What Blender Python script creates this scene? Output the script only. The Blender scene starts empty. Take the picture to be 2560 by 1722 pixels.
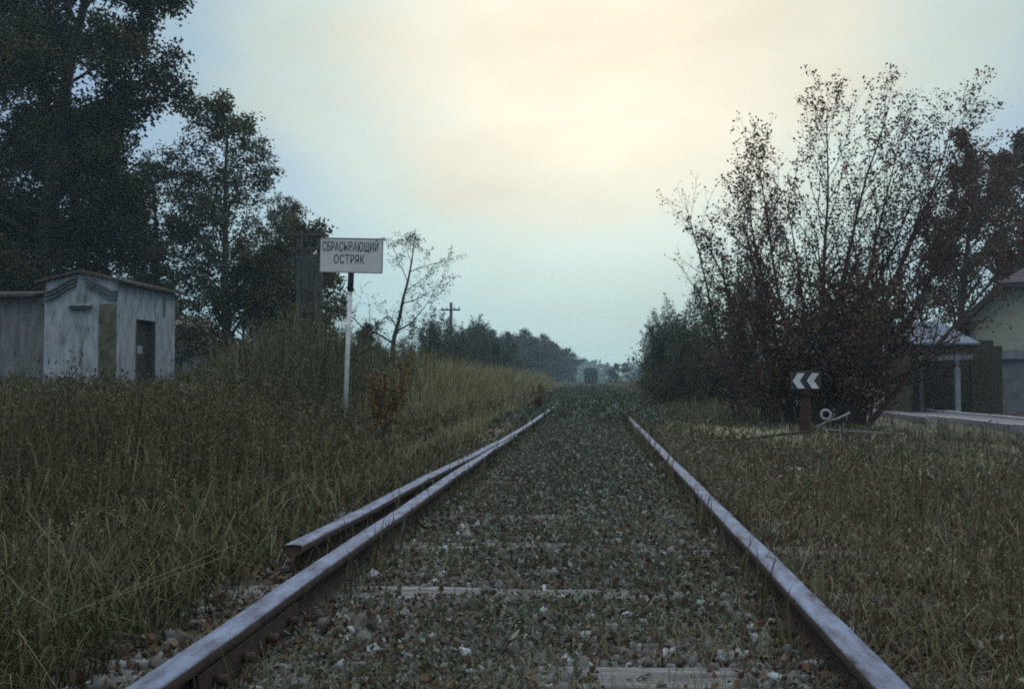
import bpy, bmesh, math, random
import numpy as np
from mathutils import Vector, Matrix

scene = bpy.context.scene
C = scene.collection
rad = math.radians

# ------------------------------------------------------------------ camera
F = 35.0
FPX = F / 36.0 * 2560.0
cam_d = bpy.data.cameras.new('camera')
cam_d.lens = F
cam_d.sensor_width = 36.0
cam_d.clip_start = 0.05
cam_d.clip_end = 5000
cam = bpy.data.objects.new('camera', cam_d)
C.objects.link(cam)
CAM_Z = 0.855
cam.location = (0, 0, CAM_Z)
cam.rotation_euler = (rad(90) + math.atan(89 / FPX), 0, math.atan(200 / FPX))
scene.camera = cam

# ------------------------------------------------------------------ light
SUN_EL, SUN_AZ = rad(21), rad(1)          # bright part of the overcast, straight up the line
world = bpy.data.worlds.new('World')
scene.world = world
world.use_nodes = True
nt = world.node_tree
nt.nodes.clear()


def N(tree, t, **kw):
    n = tree.nodes.new(t)
    for k, v in kw.items():
        if k.startswith('i_'):
            n.inputs[k[2:].replace('_', ' ')].default_value = v
        else:
            setattr(n, k, v)
    return n


def ramp(tree, stops, interp='LINEAR'):
    r = tree.nodes.new('ShaderNodeValToRGB')
    cr = r.color_ramp
    cr.interpolation = interp
    while len(cr.elements) < len(stops):
        cr.elements.new(0.5)
    for e, (p, c) in zip(cr.elements, stops):
        e.position = p
        e.color = (*c, 1) if len(c) == 3 else c
    return r


def mixcol(tree, a, b, fac, blend='MIX'):
    m = tree.nodes.new('ShaderNodeMix')
    m.data_type = 'RGBA'
    m.blend_type = blend
    for sock, v in ((m.inputs[0], fac), (m.inputs[6], a), (m.inputs[7], b)):
        if isinstance(v, bpy.types.NodeSocket):
            tree.links.new(v, sock)
        elif isinstance(v, (int, float)):
            sock.default_value = v if sock == m.inputs[0] else (v, v, v, 1)
        else:
            sock.default_value = (*v, 1)
    return m.outputs[2]


L = nt.links.new
sky = N(nt, 'ShaderNodeTexSky', sky_type='NISHITA', sun_disc=False)
sky.sun_elevation = SUN_EL
sky.sun_rotation = SUN_AZ
sky.dust_density = 3.0
tc = N(nt, 'ShaderNodeTexCoord')
dv = (math.sin(SUN_AZ) * math.cos(SUN_EL), math.cos(SUN_AZ) * math.cos(SUN_EL), math.sin(SUN_EL))
dot = N(nt, 'ShaderNodeVectorMath', operation='DOT_PRODUCT')
L(tc.outputs['Generated'], dot.inputs[0])
dot.inputs[1].default_value = dv
ac = N(nt, 'ShaderNodeMath', operation='ARCCOSINE', use_clamp=False)
L(dot.outputs['Value'], ac.inputs[0])
cn = N(nt, 'ShaderNodeTexNoise', noise_dimensions='3D')
cn.inputs['Scale'].default_value = 4.0
cn.inputs['Detail'].default_value = 5
cn.inputs['Roughness'].default_value = 0.5
cmap = N(nt, 'ShaderNodeMapping')
cmap.inputs['Scale'].default_value = (1, 1, 2.6)
L(tc.outputs['Generated'], cmap.inputs[0])
L(cmap.outputs[0], cn.inputs['Vector'])
wob = N(nt, 'ShaderNodeMath', operation='MULTIPLY_ADD')       # clouds push the edge of the bright patch about
L(cn.outputs['Fac'], wob.inputs[0])
wob.inputs[1].default_value = 0.30
L(ac.outputs[0], wob.inputs[2])
an = N(nt, 'ShaderNodeMapRange')
an.inputs['From Min'].default_value = 0.15
an.inputs['From Max'].default_value = 1.35
L(wob.outputs[0], an.inputs['Value'])
CLOUD = [(0.0, (0.87, 0.83, 0.66)), (0.15, (0.83, 0.82, 0.68)), (0.235, (0.62, 0.76, 0.71)), (0.33, (0.38, 0.55, 0.68)),
         (0.42, (0.29, 0.44, 0.64)), (0.65, (0.32, 0.45, 0.64)), (1.0, (0.42, 0.53, 0.68))]          # blue grey cloud fills the rest of the dome
cr_ = ramp(nt, CLOUD, 'EASE')
L(an.outputs[0], cr_.inputs[0])
sep = N(nt, 'ShaderNodeSeparateXYZ')
L(tc.outputs['Generated'], sep.inputs[0])
el = N(nt, 'ShaderNodeMapRange')
el.interpolation_type = 'SMOOTHSTEP'
el.inputs['From Min'].default_value = 0.0
el.inputs['From Max'].default_value = 0.24
el.inputs['To Min'].default_value = 0.85
el.inputs['To Max'].default_value = 0.0
L(sep.outputs['Z'], el.inputs['Value'])
hz = mixcol(nt, cr_.outputs['Color'], (0.42, 0.73, 0.74), el.outputs[0])
cv = N(nt, 'ShaderNodeMapRange')
cv.inputs['From Min'].default_value = 0.3
cv.inputs['From Max'].default_value = 0.7
cv.inputs['To Min'].default_value = 0.84
cv.inputs['To Max'].default_value = 1.10
L(cn.outputs['Fac'], cv.inputs['Value'])
cl = mixcol(nt, hz, cv.outputs[0], 1.0, 'MULTIPLY')
zb = N(nt, 'ShaderNodeMapRange')                              # out-of-view zenith, boosted to brighten the ground; overcast is brightest overhead
zb.interpolation_type = 'SMOOTHSTEP'
zb.inputs['From Min'].default_value = 0.38
zb.inputs['From Max'].default_value = 0.80
L(sep.outputs['Z'], zb.inputs['Value'])
cl = mixcol(nt, cl, (1.75, 1.80, 1.70), zb.outputs[0])
bg1 = N(nt, 'ShaderNodeBackground')
bg1.inputs['Strength'].default_value = 0.08
L(sky.outputs[0], bg1.inputs['Color'])
bg2 = N(nt, 'ShaderNodeBackground')
bg2.inputs['Strength'].default_value = 1.0
L(cl, bg2.inputs['Color'])
ms = N(nt, 'ShaderNodeMixShader')
ms.inputs[0].default_value = 0.93
L(bg1.outputs[0], ms.inputs[1])
L(bg2.outputs[0], ms.inputs[2])
wo = N(nt, 'ShaderNodeOutputWorld')
L(ms.outputs[0], wo.inputs['Surface'])

sun_d = bpy.data.lights.new('sun', 'SUN')
sun_d.energy = 0.5
sun_d.angle = rad(25)
sun_d.color = (1.0, 0.93, 0.80)
sun = bpy.data.objects.new('sun', sun_d)
C.objects.link(sun)
sun.rotation_euler = (-(rad(90) - SUN_EL), 0, -SUN_AZ)
sun.location = (0, 40, 30)

vs = scene.view_settings
scene.display_settings.display_device = 'sRGB'
vs.view_transform = 'Standard'
vs.look = 'None'
vs.exposure = 0.0
vs.gamma = 1.0
scene.cycles.max_bounces = 5
scene.cycles.diffuse_bounces = 3
scene.cycles.transmission_bounces = 4
scene.cycles.volume_bounces = 1
scene.cycles.filter_width = 1.9
scene.cycles.use_denoising = False       # the photograph is grainy

# ------------------------------------------------------------------ helpers
rng = np.random.default_rng(11)
random.seed(4)


def tag(o, label=None, cat=None, group=None, kind=None):
    if label: o['label'] = label
    if cat: o['category'] = cat
    if group: o['group'] = group
    if kind: o['kind'] = kind
    return o


def link(name, me, mats, parent=None, loc=(0, 0, 0)):
    o = bpy.data.objects.new(name, me)
    C.objects.link(o)
    for m in (mats if isinstance(mats, (list, tuple)) else [mats]):
        me.materials.append(m)
    o.location = loc
    if parent: o.parent = parent
    return o


def empty(name, loc=(0, 0, 0), rz=0):
    o = bpy.data.objects.new(name, None)
    C.objects.link(o)
    o.location = loc
    o.rotation_euler = (0, 0, rz)
    o.empty_display_size = 0.3
    return o


def mesh_np(name, V, polys, midx=None, smooth=False):
    """V (n,3); polys: list of int arrays (m,k)"""
    me = bpy.data.meshes.new(name)
    V = np.asarray(V, np.float32).reshape(-1, 3)
    polys = [np.asarray(p, np.int32) for p in polys if len(p)]
    loops = np.concatenate([p.ravel() for p in polys])
    tot = np.concatenate([np.full(len(p), p.shape[1], np.int32) for p in polys])
    start = np.concatenate([[0], np.cumsum(tot)[:-1]]).astype(np.int32)
    me.vertices.add(len(V))
    me.vertices.foreach_set('co', V.ravel())
    me.loops.add(len(loops))
    me.loops.foreach_set('vertex_index', loops)
    me.polygons.add(len(tot))
    me.polygons.foreach_set('loop_start', start)
    me.polygons.foreach_set('loop_total', tot)
    if midx is not None:
        me.polygons.foreach_set('material_index', np.concatenate([np.full(len(p), k, np.int32) for p, k in zip(polys, midx)]))
    if smooth:
        me.polygons.foreach_set('use_smooth', np.ones(len(tot), bool))
    me.update(calc_edges=True)
    return me


def boxes(name, specs, mats, parent=None, bevel=0.0, loc=(0, 0, 0)):
    """specs: (x0,x1,y0,y1,z0,z1[,rx,ry,rz])"""
    bm = bmesh.new()
    for s in specs:
        x0, x1, y0, y1, z0, z1 = s[:6]
        c = Vector(((x0 + x1) / 2, (y0 + y1) / 2, (z0 + z1) / 2))
        r = bmesh.ops.create_cube(bm, size=1)
        M = Matrix.Translation(c)
        if len(s) > 6:
            M = M @ Matrix.Rotation(s[8], 4, 'Z') @ Matrix.Rotation(s[7], 4, 'Y') @ Matrix.Rotation(s[6], 4, 'X')
        M = M @ Matrix.Diagonal((x1 - x0, y1 - y0, z1 - z0, 1))
        bmesh.ops.transform(bm, matrix=M, verts=r['verts'])
    if bevel:
        bmesh.ops.bevel(bm, geom=bm.edges[:], offset=bevel, segments=2, affect='EDGES', profile=0.7)
    me = bpy.data.meshes.new(name)
    bm.to_mesh(me)
    bm.free()
    return link(name, me, mats, parent, loc)


def extrude_poly(name, pts, axis, a0, a1, mats, parent=None):
    """closed outline extruded along an axis: 'Y' takes (x,z) points, 'X' takes (y,z)"""
    bm = bmesh.new()
    f = (lambda p, a: (p[0], a, p[1])) if axis == 'Y' else (lambda p, a: (a, p[0], p[1]))
    A = [bm.verts.new(f(p, a0)) for p in pts]
    B = [bm.verts.new(f(p, a1)) for p in pts]
    bm.faces.new(A)
    bm.faces.new(B[::-1])
    for i in range(len(pts)):
        j = (i + 1) % len(pts)
        bm.faces.new((A[j], A[i], B[i], B[j]))
    bmesh.ops.recalc_face_normals(bm, faces=bm.faces[:])
    me = bpy.data.meshes.new(name)
    bm.to_mesh(me)
    bm.free()
    return link(name, me, mats, parent)


def tubes_np(polys, sides):
    """polys: list of (pts (n,3), radii (n,)) -> V, quads"""
    Vs, Qs, off = [], [], 0
    a = np.arange(sides) * 2 * np.pi / sides
    ca, sa = np.cos(a), np.sin(a)
    for pts, rr in polys:
        n = len(pts)
        t = np.empty_like(pts)
        t[1:-1] = pts[2:] - pts[:-2]
        t[0] = pts[1] - pts[0]
        t[-1] = pts[-1] - pts[-2]
        t /= np.linalg.norm(t, axis=1, keepdims=True) + 1e-9
        ref = np.array([0.31, 0.95, 0.05]) if abs(t[0][2]) > 0.6 else np.array([0.05, 0.1, 0.99])
        u = np.cross(t, ref)
        u /= np.linalg.norm(u, axis=1, keepdims=True) + 1e-9
        w = np.cross(t, u)
        V = pts[:, None, :] + rr[:, None, None] * (u[:, None, :] * ca[None, :, None] + w[:, None, :] * sa[None, :, None])
        Vs.append(V.reshape(-1, 3))
        i = np.arange(n - 1)[:, None] * sides
        k = np.arange(sides)[None, :]
        k2 = (k + 1) % sides
        q = np.stack([i + k, i + k2, i + sides + k2, i + sides + k], -1).reshape(-1, 4) + off
        Qs.append(q)
        off += n * sides
    return np.concatenate(Vs), np.concatenate(Qs)


def tube(name, pts, r, mats, parent=None, sides=10, cap=True):
    pts = np.array(pts, float)
    rr = np.full(len(pts), r) if np.isscalar(r) else np.array(r, float)
    if cap:
        e = 1e-4
        d0 = (pts[1] - pts[0]) / np.linalg.norm(pts[1] - pts[0])
        d1 = (pts[-1] - pts[-2]) / np.linalg.norm(pts[-1] - pts[-2])
        pts = np.vstack([pts[0] - d0 * e, pts, pts[-1] + d1 * e])
        rr = np.concatenate([[1e-4], rr, [1e-4]])
    V, Q = tubes_np([(pts, rr)], sides)
    return link(name, mesh_np(name, V, [Q], smooth=False), mats, parent)


# ------------------------------------------------------------------ materials
def new_mat(name):
    m = bpy.data.materials.new(name)
    m.use_nodes = True
    t = m.node_tree
    return m, t, t.nodes['Principled BSDF'], t.nodes['Material Output']


def mat(name, stops, scale=6, rough=0.85, metal=0.0, bump=0.3, detail=6, stretch=(1, 1, 1), bump_scale=None, bump_dist=0.01, spec=0.3):
    """surface whose colour wanders through stops with an object-space noise"""
    m, t, p, o = new_mat(name)
    tcn = N(t, 'ShaderNodeTexCoord')
    mp = N(t, 'ShaderNodeMapping')
    mp.inputs['Scale'].default_value = stretch
    t.links.new(tcn.outputs['Object'], mp.inputs[0])
    n = N(t, 'ShaderNodeTexNoise')
    n.inputs['Scale'].default_value = scale
    n.inputs['Detail'].default_value = detail
    n.inputs['Roughness'].default_value = 0.65
    t.links.new(mp.outputs[0], n.inputs['Vector'])
    k = len(stops)
    r = ramp(t, [(0.3 + 0.4 * i / max(1, k - 1), c) for i, c in enumerate(stops)])
    t.links.new(n.outputs['Fac'], r.inputs[0])
    t.links.new(r.outputs['Color'], p.inputs['Base Color'])
    p.inputs['Roughness'].default_value = rough
    p.inputs['Metallic'].default_value = metal
    p.inputs['Specular IOR Level'].default_value = spec
    if bump:
        n2 = N(t, 'ShaderNodeTexNoise')
        n2.inputs['Scale'].default_value = bump_scale or scale * 6
        n2.inputs['Detail'].default_value = 5
        t.links.new(mp.outputs[0], n2.inputs['Vector'])
        b = N(t, 'ShaderNodeBump')
        b.inputs['Strength'].default_value = bump
        b.inputs['Distance'].default_value = bump_dist
        t.links.new(n2.outputs['Fac'], b.inputs['Height'])
        t.links.new(b.outputs[0], p.inputs['Normal'])
    return m


def leaf_mat(name, cols, transl=0.25, rough=0.7):
    """every leaf or blade takes a colour of its own from cols"""
    m, t, p, o = new_mat(name)
    g = N(t, 'ShaderNodeNewGeometry')
    k = len(cols)
    r = ramp(t, [(i / max(1, k - 1), c) for i, c in enumerate(cols)])
    t.links.new(g.outputs['Random Per Island'], r.inputs[0])
    t.links.new(r.outputs['Color'], p.inputs['Base Color'])
    p.inputs['Roughness'].default_value = rough
    p.inputs['Specular IOR Level'].default_value = 0.2
    tr = N(t, 'ShaderNodeBsdfTranslucent')
    t.links.new(r.outputs['Color'], tr.inputs['Color'])
    mx = N(t, 'ShaderNodeMixShader')
    mx.inputs[0].default_value = transl
    t.links.new(p.outputs[0], mx.inputs[1])
    t.links.new(tr.outputs[0], mx.inputs[2])
    t.links.new(mx.outputs[0], o.inputs['Surface'])
    return m


M = {}
M['soil'] = mat('soil', [(0.022, 0.018, 0.012), (0.045, 0.038, 0.022), (0.035, 0.04, 0.02), (0.07, 0.06, 0.038)], scale=1.3, bump=0.6, bump_scale=26, bump_dist=0.03, detail=10)
M['concrete'] = mat('concrete', [(0.17, 0.18, 0.2), (0.26, 0.27, 0.3), (0.32, 0.33, 0.36)], scale=2.5, bump=0.3)
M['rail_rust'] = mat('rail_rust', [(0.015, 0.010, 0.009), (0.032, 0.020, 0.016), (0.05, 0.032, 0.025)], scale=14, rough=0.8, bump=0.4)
M['rail_top'] = mat('rail_top', [(0.035, 0.03, 0.034), (0.09, 0.105, 0.16), (0.13, 0.165, 0.26), (0.17, 0.215, 0.32)], scale=5, rough=0.7, bump=0.35, stretch=(4, 1.2, 1), spec=0.08, detail=14)  # dark rust patches; bluish sky reflection put into the base colour
M['sleeper'] = mat('sleeper', [(0.025, 0.022, 0.024), (0.085, 0.09, 0.105), (0.19, 0.215, 0.265)], scale=5, bump=0.8, stretch=(0.6, 9, 9), bump_scale=9, bump_dist=0.012)
M['stone'] = leaf_mat('stone', [(0.03, 0.026, 0.026), (0.06, 0.06, 0.066), (0.095, 0.11, 0.125), (0.045, 0.034, 0.032), (0.08, 0.09, 0.10), (0.05, 0.042, 0.042), (0.035, 0.025, 0.022), (0.24, 0.29, 0.34)], transl=0.0, rough=0.85)
M['white_paint'] = mat('white_paint', [(0.22, 0.24, 0.26), (0.40, 0.42, 0.45), (0.52, 0.54, 0.56)], scale=7, rough=0.6, bump=0.1)
M['board'] = mat('board', [(0.34, 0.35, 0.36), (0.43, 0.44, 0.45), (0.50, 0.50, 0.49)], scale=2.4, rough=0.55, bump=0.08)
M['black_paint'] = mat('black_paint', [(0.012, 0.012, 0.014), (0.03, 0.028, 0.03)], scale=8, rough=0.6, bump=0.1)
M['letter'] = mat('letter', [(0.02, 0.03, 0.05), (0.05, 0.065, 0.09)], scale=20, rough=0.7, bump=0)
M['plaster'] = mat('plaster', [(0.07, 0.08, 0.085), (0.19, 0.21, 0.235), (0.27, 0.30, 0.35), (0.32, 0.35, 0.41)], scale=3.0, bump=0.45, detail=15, stretch=(2.6, 2.6, 0.7))
M['plaster_shaded'] = mat('plaster_shaded', [(0.05, 0.055, 0.055), (0.10, 0.11, 0.115), (0.15, 0.16, 0.18)], stretch=(2.6, 2.6, 0.7), scale=3.0, bump=0.35, detail=9)  # darker plaster copy; tree shade and vignette put into the colour
M['mould'] = mat('mould', [(0.05, 0.055, 0.06), (0.11, 0.12, 0.13)], scale=5)
M['dark_olive'] = mat('dark_olive', [(0.03, 0.032, 0.018), (0.07, 0.07, 0.045), (0.12, 0.12, 0.11)], scale=5)
M['roof_dark'] = mat('roof_dark', [(0.02, 0.017, 0.015), (0.045, 0.035, 0.03), (0.06, 0.05, 0.05)], scale=4, bump=0.5)
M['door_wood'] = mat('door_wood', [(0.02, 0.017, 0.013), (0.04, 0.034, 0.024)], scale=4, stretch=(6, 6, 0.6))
M['old_wood'] = mat('old_wood', [(0.018, 0.018, 0.019), (0.04, 0.042, 0.045), (0.06, 0.064, 0.07)], scale=4, stretch=(7, 7, 0.5), bump=0.6, bump_scale=10)
M['metal_roof'] = mat('metal_roof', [(0.075, 0.10, 0.15), (0.12, 0.15, 0.22)], scale=3, rough=0.75, bump=0.2, spec=0.1)
M['siding'] = mat('siding', [(0.19, 0.195, 0.165), (0.27, 0.28, 0.24), (0.34, 0.345, 0.30)], scale=3, bump=0.5, stretch=(0.4, 0.4, 14), bump_scale=8)
M['siding_low'] = mat('siding_low', [(0.08, 0.08, 0.10), (0.12, 0.12, 0.15), (0.15, 0.15, 0.18)], scale=3, bump=0.3)
M['pale_trim'] = mat('pale_trim', [(0.11, 0.12, 0.14), (0.20, 0.21, 0.25)], scale=6)
M['house_roof'] = mat('house_roof', [(0.035, 0.03, 0.045), (0.065, 0.055, 0.08)], scale=5, bump=0.5)
M['red_rust'] = mat('red_rust', [(0.016, 0.007, 0.005), (0.034, 0.012, 0.008), (0.026, 0.013, 0.009)], scale=9, bump=0.4)
M['bark'] = mat('bark', [(0.018, 0.015, 0.012), (0.04, 0.034, 0.028)], scale=5, stretch=(4, 4, 0.7), bump=0.8, bump_scale=7, bump_dist=0.03)
M['bark_red'] = mat('bark_red', [(0.035, 0.022, 0.02), (0.07, 0.042, 0.038)], scale=5, stretch=(4, 4, 0.7), bump=0.4)
M['bark_birch'] = mat('bark_birch', [(0.03, 0.03, 0.03), (0.12, 0.12, 0.12), (0.2, 0.2, 0.2)], scale=4, stretch=(0.8, 0.8, 3), bump=0.4)
M['wagon'] = mat('wagon', [(0.003, 0.003, 0.005), (0.007, 0.006, 0.010)], scale=2)
M['wagon_roof'] = mat('wagon_roof', [(0.03, 0.033, 0.04), (0.05, 0.055, 0.065)], scale=2)

M['leaf_dark'] = leaf_mat('leaf_dark', [(0.016, 0.018, 0.008), (0.03, 0.034, 0.014), (0.045, 0.042, 0.018), (0.028, 0.026, 0.012)], 0.15)
M['leaf_birch'] = leaf_mat('leaf_birch', [(0.03, 0.036, 0.018), (0.055, 0.06, 0.03), (0.075, 0.07, 0.035)], 0.25)
M['leaf_olive'] = leaf_mat('leaf_olive', [(0.026, 0.028, 0.014), (0.05, 0.052, 0.026), (0.065, 0.056, 0.03)], 0.2)
M['leaf_red'] = leaf_mat('leaf_red', [(0.035, 0.022, 0.024), (0.065, 0.035, 0.035), (0.10, 0.03, 0.045), (0.05, 0.058, 0.042), (0.06, 0.066, 0.05), (0.16, 0.03, 0.05)], 0.3)
M['leaf_brown'] = leaf_mat('leaf_brown', [(0.045, 0.028, 0.02), (0.08, 0.05, 0.034), (0.11, 0.065, 0.042), (0.06, 0.062, 0.04), (0.10, 0.03, 0.03)], 0.25)
M['leaf_blue'] = leaf_mat('leaf_blue', [(0.035, 0.052, 0.046), (0.06, 0.08, 0.07), (0.055, 0.055, 0.05)], 0.3)
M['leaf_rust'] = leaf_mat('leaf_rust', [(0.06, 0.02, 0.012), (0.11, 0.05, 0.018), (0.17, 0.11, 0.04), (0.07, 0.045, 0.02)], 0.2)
M['grass_dark'] = leaf_mat('grass_dark', [(0.020, 0.026, 0.011), (0.038, 0.044, 0.019), (0.06, 0.062, 0.03), (0.034, 0.025, 0.013), (0.12, 0.13, 0.085)], 0.2)  # albedo lowered to carry part of the lens vignette on the left
M['grass_pale'] = leaf_mat('grass_pale', [(0.09, 0.09, 0.05), (0.15, 0.15, 0.085), (0.20, 0.19, 0.11), (0.11, 0.12, 0.06), (0.26, 0.25, 0.17)], 0.3)
M['grass_straw'] = leaf_mat('grass_straw', [(0.22, 0.22, 0.15), (0.32, 0.31, 0.22), (0.38, 0.38, 0.29)], 0.3)
M['grass_brown'] = leaf_mat('grass_brown', [(0.035, 0.024, 0.015), (0.075, 0.055, 0.032), (0.06, 0.068, 0.038), (0.11, 0.10, 0.065), (0.05, 0.024, 0.018), (0.045, 0.056, 0.028), (0.15, 0.16, 0.12)], 0.25)
M['grass_green'] = leaf_mat('grass_green', [(0.04, 0.052, 0.024), (0.075, 0.09, 0.045), (0.11, 0.12, 0.068), (0.06, 0.05, 0.03), (0.19, 0.20, 0.14)], 0.25)
M['weed_leaf'] = leaf_mat('weed_leaf', [(0.02, 0.026, 0.016), (0.05, 0.066, 0.042), (0.08, 0.105, 0.08), (0.045, 0.024, 0.018), (0.05, 0.052, 0.026), (0.10, 0.13, 0.115), (0.20, 0.25, 0.24)], 0.2)

# ------------------------------------------------------------------ ground
def sm(x, a, b):
    t = np.clip((np.asarray(x, float) - a) / (b - a), 0, 1)
    return t * t * (3 - 2 * t)


def gz(x, y):
    x = np.asarray(x, float)
    y = np.asarray(y, float)
    d = np.abs(x + 0.16)
    z = 0.048 - 0.14 * sm(d, 1.25, 2.4) + 0.012 * np.sin(y * 6.1 + 2 * x) * np.sin(x * 4.3 + 0.7 * y) * (1 - sm(d, 1.3, 2))
    z = z + 0.03 * np.sin(x * 1.7 + 0.4 * y) * sm(d, 1.3, 3) + 0.04 * np.sin(0.9 * y + 1.3 * x) * sm(d, 1.8, 4)
    z = z + 0.012 * np.clip(d - 5, 0, 60) * sm(y, 50, 140)
    return z


gx = np.unique(np.concatenate([np.arange(-2.2, 2.01, 0.08), np.arange(-20, 20.01, 0.25), np.linspace(-480, -20, 40), np.linspace(20, 480, 40)]))
gy = np.unique(np.concatenate([np.arange(-4, 40.01, 0.4), np.linspace(-60, -4, 8), np.linspace(40, 470, 60)]))
GX, GY = np.meshgrid(gx, gy)
GV = np.stack([GX, GY, gz(GX, GY)], -1).reshape(-1, 3)
nx, ny = len(gx), len(gy)
ii = (np.arange(ny - 1)[:, None] * nx + np.arange(nx - 1)[None, :]).ravel()
GQ = np.stack([ii, ii + 1, ii + nx + 1, ii + nx], -1)
tag(link('ground', mesh_np('ground', GV, [GQ], smooth=True), M['soil']), kind='structure', label='brown soil of the overgrown railway land', cat='ground')

# concrete footpath with pale kerbs, right of the line
tag(boxes('path', [(7.42, 8.78, 8, 30.5, -0.35, 0.03)], mat('path_slab', [(0.09, 0.09, 0.13), (0.13, 0.13, 0.18)], scale=3)), kind='structure', label='grey concrete footpath', cat='path')
for k, (x0, x1, y1) in enumerate(((7.28, 7.415, 22.5), (8.785, 8.92, 29.5))):
    specs, y = [], 8.0
    while y < y1 - 0.2:
        dz = random.uniform(-0.012, 0.012)
        specs.append((x0, x1, y, min(y + 0.985, y1), -0.35, 0.09 + dz, 0, 0, random.uniform(-0.006, 0.006)))
        y += 1.0
    tag(boxes('kerb', specs, M['concrete'], bevel=0.012), ['pale concrete kerb on the track side of the footpath', 'pale concrete kerb on the house side of the footpath'][k], 'kerb', 'kerbs of the footpath')

# ------------------------------------------------------------------ track
RAIL_PROF = [(-0.066, 0), (0.066, 0), (0.066, 0.010), (0.02, 0.024), (0.009, 0.040), (0.009, 0.104), (0.034, 0.116), (0.0375, 0.122),
             (0.0375, 0.146), (0.033, 0.1515), (0.0, 0.153), (-0.033, 0.1515), (-0.0375, 0.146), (-0.0375, 0.122), (-0.034, 0.116),
             (-0.009, 0.104), (-0.009, 0.040), (-0.02, 0.024), (-0.066, 0.010)]
RZ = 0.047


def rail_sweep(name, path, parent, headw=None):
    """path (x,y) list; headw(y) scales the profile width"""
    P = np.array(RAIL_PROF)
    k = len(P)
    V = []
    for i, (x, y) in enumerate(path):
        s = headw(y) if headw else 1.0
        dz = 0.002 * math.sin(y * 2.1)
        V.append(np.stack([x + P[:, 0] * s + 0.0015 * math.sin(y * 5.3), np.full(k, y), RZ + P[:, 1] + dz], -1))
    n = len(path)
    V = np.concatenate(V)
    side, top = [], []
    for i in range(n - 1):
        for j in range(k):
            j2 = (j + 1) % k
            q = (i * k + j, i * k + j2, (i + 1) * k + j2, (i + 1) * k + j)
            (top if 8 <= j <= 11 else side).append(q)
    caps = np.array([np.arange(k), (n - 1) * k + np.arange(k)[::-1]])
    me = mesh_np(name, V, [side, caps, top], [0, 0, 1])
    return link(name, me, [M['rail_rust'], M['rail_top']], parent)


def interp(tbl, y):
    xs = [t[0] for t in tbl]
    return float(np.interp(y, xs, [t[1] for t in tbl]))


def bolts_and_bars(parent, x, y, side):
    b = boxes('joint_bar', [(x + side * 0.012, x + side * 0.032, y - 0.4, y + 0.4, RZ + 0.035, RZ + 0.108)], M['rail_rust'], parent, bevel=0.004)
    for k in range(4):
        yy = y - 0.3 + 0.2 * k
        tube('bolt', [(x + side * 0.03, yy, RZ + 0.07), (x + side * 0.062, yy, RZ + 0.07)], 0.014, M['rail_rust'], b, 6)


ys = np.concatenate([np.arange(-3, 30, 0.2), np.arange(30, 72, 1.0)])
r1 = empty('rail', (0.645, 0, 0))
tag(r1, 'long straight rusty running rail on the right side of the track', 'rail', 'rails of the track')
o = rail_sweep('rail_bar', [(0.0, y) for y in ys], r1)
bolts_and_bars(r1, 0.0, 6.6, -1)

STOCK = [(3.9, -1.190), (4.5, -1.168), (5.9, -1.142), (7.5, -1.097), (9, -1.042), (11.2, -0.982), (13.5, -0.953), (16, -0.945), (80, -0.945)]
BLADE = [(-3, -0.962), (6.5, -0.965), (8.0, -0.962), (9, -0.952), (10, -0.935), (11, -0.914), (12.0, -0.899)]
r2 = empty('rail', (0, 0, 0))
tag(r2, 'outer left rail that splits away and ends in a cut tip beside the grass', 'rail', 'rails of the track')
rail_sweep('rail_bar', [(interp(STOCK, y), y) for y in np.concatenate([np.arange(3.9, 30, 0.2), np.arange(30, 72, 1.0)])], r2)
bolts_and_bars(r2, -0.945, 17.5, 1)
r3 = empty('rail', (0, 0, 0))
tag(r3, 'inner left rail running to the photographer, far end a tapered switch blade', 'rail', 'rails of the track')
rail_sweep('rail_bar', [(interp(BLADE, y), y) for y in np.arange(-3, 12.01, 0.2)], r3, headw=lambda y: 1.0 if y < 7.5 else max(0.16, 1 - (y - 7.5) / 4.5 * 0.86))
bolts_and_bars(r3, -0.963, 2.72, 1)
# the rod and chairs that hold the blade open
tube('switch_rod', [(-1.25, 11.2, 0.06), (-0.9, 11.2, 0.075), (0.62, 11.2, 0.075), (3.1, 14.9, 0.10)], 0.02, M['rail_rust'])
tag(bpy.data.objects['switch_rod'], 'thin rusty rod crossing under the rails to the switch stand', 'switch rod')

# sleepers, each one its own
def sleeper_mesh(seed):
    r = np.random.default_rng(seed)
    nx_, = (14,)
    xs = np.linspace(-1.37, 1.37, nx_)
    prof = [(-0.125, -0.1), (-0.125, 0.03), (-0.108, 0.046), (-0.04, 0.049), (0.0, 0.040), (0.05, 0.049), (0.108, 0.045), (0.125, 0.028), (0.125, -0.1)]
    k = len(prof)
    V = []
    for i, x in enumerate(xs):
        for j, (y, z) in enumerate(prof):
            jz = r.normal(0, 0.0035) if 0 < j < k - 1 else 0
            V.append((x + (r.normal(0, 0.012) if i in (0, nx_ - 1) else 0), y + r.normal(0, 0.004), z + jz))
    q = [(i * k + j, i * k + (j + 1) % k, (i + 1) * k + (j + 1) % k, (i + 1) * k + j) for i in range(nx_ - 1) for j in range(k)]
    caps = np.array([np.arange(k)[::-1], (nx_ - 1) * k + np.arange(k)])
    return mesh_np('sleeper', V, [np.array(q), caps])


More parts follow.
